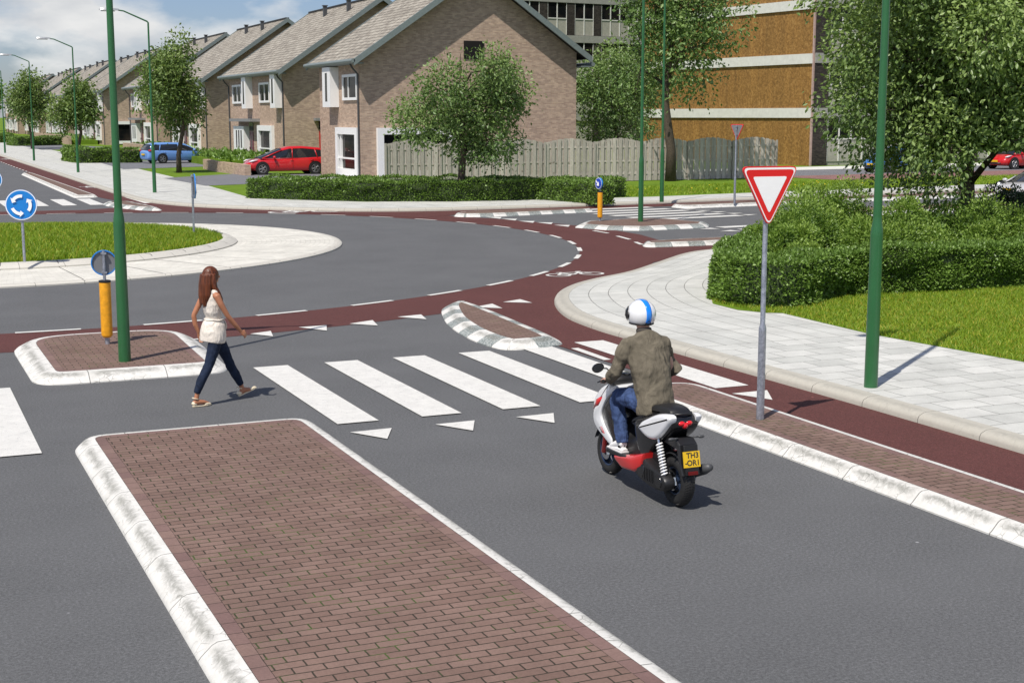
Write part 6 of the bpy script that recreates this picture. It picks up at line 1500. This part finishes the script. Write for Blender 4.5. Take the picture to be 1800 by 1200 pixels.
co.tube(pts, [(.024,.010)]*25, 8, side=(0,0,1)); co.build('collar', simple('dark_collar', (0.055, 0.048, 0.04), 0.85), jo, smooth=True)
jn = MB()
jn.tube(q3([(0,11.12,.80),(0,11.18,.845),(0,11.25,.86)]), [(.17,.11),(.175,.115),(.15,.10)], 18, side=(1,0,0))
for s in (-1, 1):
    jn.tube(q3([(s*.085,11.17,.85),(s*.11,11.30,.865),(s*.135,11.46,.870),(s*.148,11.575,.855),(s*.150,11.61,.79),(s*.148,11.575,.68),(s*.148,11.53,.54),(s*.148,11.50,.445),(s*.148,11.498,.43)]), [.105,.10,.088,.080,.074,.068,.062,.060,.060], 16)
skinned(jn, 'jeans', MAT['denim'], rd_, .009, 4, (.025, .06))
for s in (-1, 1):
    sk = MB(); sk.cyl((s*.148, 11.498-RO, .46), (s*.148, 11.505-RO, .385), .042, 12); sk.build('sock', MAT['black'], rd_, smooth=True)
    so = MB(); X = s*.150
    so.tube(q3([(X,11.445,.362),(X,11.50,.368),(X,11.60,.358),(X,11.70,.350),(X,11.735,.348)]), [(.034,.020),(.044,.022),(.046,.020),(.044,.018),(.020,.012)], 14, side=(1,0,0))
    so.tube(q3([(X,11.46,.415),(X,11.51,.425),(X,11.58,.400),(X,11.67,.372),(X,11.72,.358)]), [(.034,.036),(.045,.047),(.046,.038),(.044,.024),(.022,.010)], 14, side=(1,0,0))
    shn = skinned(so, 'shoe', MAT['white_shoe'], rd_, .007, 2)
    sl_ = MB(); sl_.prism([(X-.046,11.435-RO),(X+.046,11.435-RO),(X+.05,11.60-RO),(X+.042,11.735-RO),(X-.042,11.735-RO),(X-.05,11.60-RO)], .337, .354); b_ = sl_.build('sole', simple('sole_grey', (0.55,0.53,0.52), 0.7), shn); mod(b_, 'BEVEL', width=.006, segments=2)
# helmet
he = MB(); nv, nu = 18, 36; vs = []; HC = (0, 11.435-RO, 1.645)
for i in range(nv+1):
    ph = math.pi*0.5 - i/nv*(math.pi*0.5+R(38))
    for j in range(nu):
        th = 2*math.pi*j/nu; zc = math.sin(ph); k = math.cos(ph); x = .130*k*math.cos(th); y = .150*k*math.sin(th); z = .135*zc
        if zc < 0: x *= 1+.10*zc*zc; y *= 1.0
        vs.append((HC[0]+x, HC[1]+y, HC[2]+z))
fs = [(i*nu+j, i*nu+(j+1)%nu, (i+1)*nu+(j+1)%nu, (i+1)*nu+j) for i in range(nv) for j in range(nu)]
# leave the face opening at the front
def keepf(f):
    c = [sum(vs[k][a] for k in f)/4 for a in range(3)]
    return not (c[1] > HC[1]+.075 and -.085 < c[2]-HC[2] < .045 and abs(c[0]) < .10)
hme = he.add(vs, [f for f in fs if keepf(f)]).build('helmet', MAT['sc_white'], rd_, smooth=True); mod(hme, 'SOLIDIFY', thickness=.012)
def hp(th, ph, gr): k = math.cos(ph); return (HC[0]+(.130*k+gr*k)*math.cos(th), HC[1]+(.150*k+gr*k)*math.sin(th), HC[2]+(.135+gr)*math.sin(ph))
st = MB(); vs = []; n_ = 30
for i in range(n_+1):
    a = R(-152) + R(195)*i/n_     # round from the nape over the crown to the brow
    for x in (-.028, -.014, 0, .014, .028):
        k = math.sqrt(max(0, 1-(x/.132)**2)); vs.append((HC[0]+x, HC[1]-.1515*k*math.cos(a+R(180)-R(28)) if False else HC[1]+.1518*k*math.cos(math.pi-(a+R(152))*1.0+R(-38)+0), HC[2]+.1368*k*math.sin(math.pi-(a+R(152))+R(-38)+0) if False else HC[2]+.1368*k*math.sin((a+R(152))-R(35))))
vs = []
for i in range(n_+1):
    a = R(-33) + R(165)*i/n_
    for x in (-.027, -.014, 0, .014, .027):
        k = math.sqrt(max(0, 1-(x/.132)**2)); vs.append((HC[0]+x, HC[1]-.1512*k*math.cos(a), HC[2]+.1362*k*math.sin(a)))
sto = st.add(vs, [(i*5+j, i*5+j+1, (i+1)*5+j+1, (i+1)*5+j) for i in range(n_) for j in range(4)]).build('stripe', simple('blue_stripe', (0.005, 0.22, 0.80), 0.2, var=0.05, coat=0.8), hme, smooth=True); mod(sto, 'SOLIDIFY', thickness=.002, offset=1.0)
ed = MB(); pts = [hp(2*math.pi*j/48, R(-38), .002) for j in range(49)]; ed.tube(pts, .0095, 8); ed.add([(-.03, HC[1]-.130, HC[2]-.070), (.03, HC[1]-.130, HC[2]-.070), (.036, HC[1]-.122, HC[2]-.094), (-.036, HC[1]-.122, HC[2]-.094), (0, HC[1]-.1475, HC[2]-.045)], [(0,1,2,3),(0,4,1)])
ed.build('trim', MAT['black'], hme, smooth=True, angle=30)
vi = MB(); vs = []; n_ = 24
for i in range(n_+1):
    th = R(90) + R(-78) + R(156)*i/n_
    for ph, gr in ((R(26), .010), (R(12), .018), (R(-6), .020), (R(-24), .014)): vs.append(hp(th, ph, gr))
vo_ = vi.add(vs, [(i*4+j, i*4+j+1, (i+1)*4+j+1, (i+1)*4+j) for i in range(n_) for j in range(3)]).build('visor', MAT['carglass'], hme, smooth=True); mod(vo_, 'SOLIDIFY', thickness=.003)
for s in (-1, 1): MB().lathe((s*.134, HC[1]+.02, HC[2]-.005), [(.001,-.008),(.026,-.008),(.03,0),(.026,.008),(.001,.008)], 18, axis='X').build('visor_pivot', MAT['black'], hme, smooth=True, angle=40)
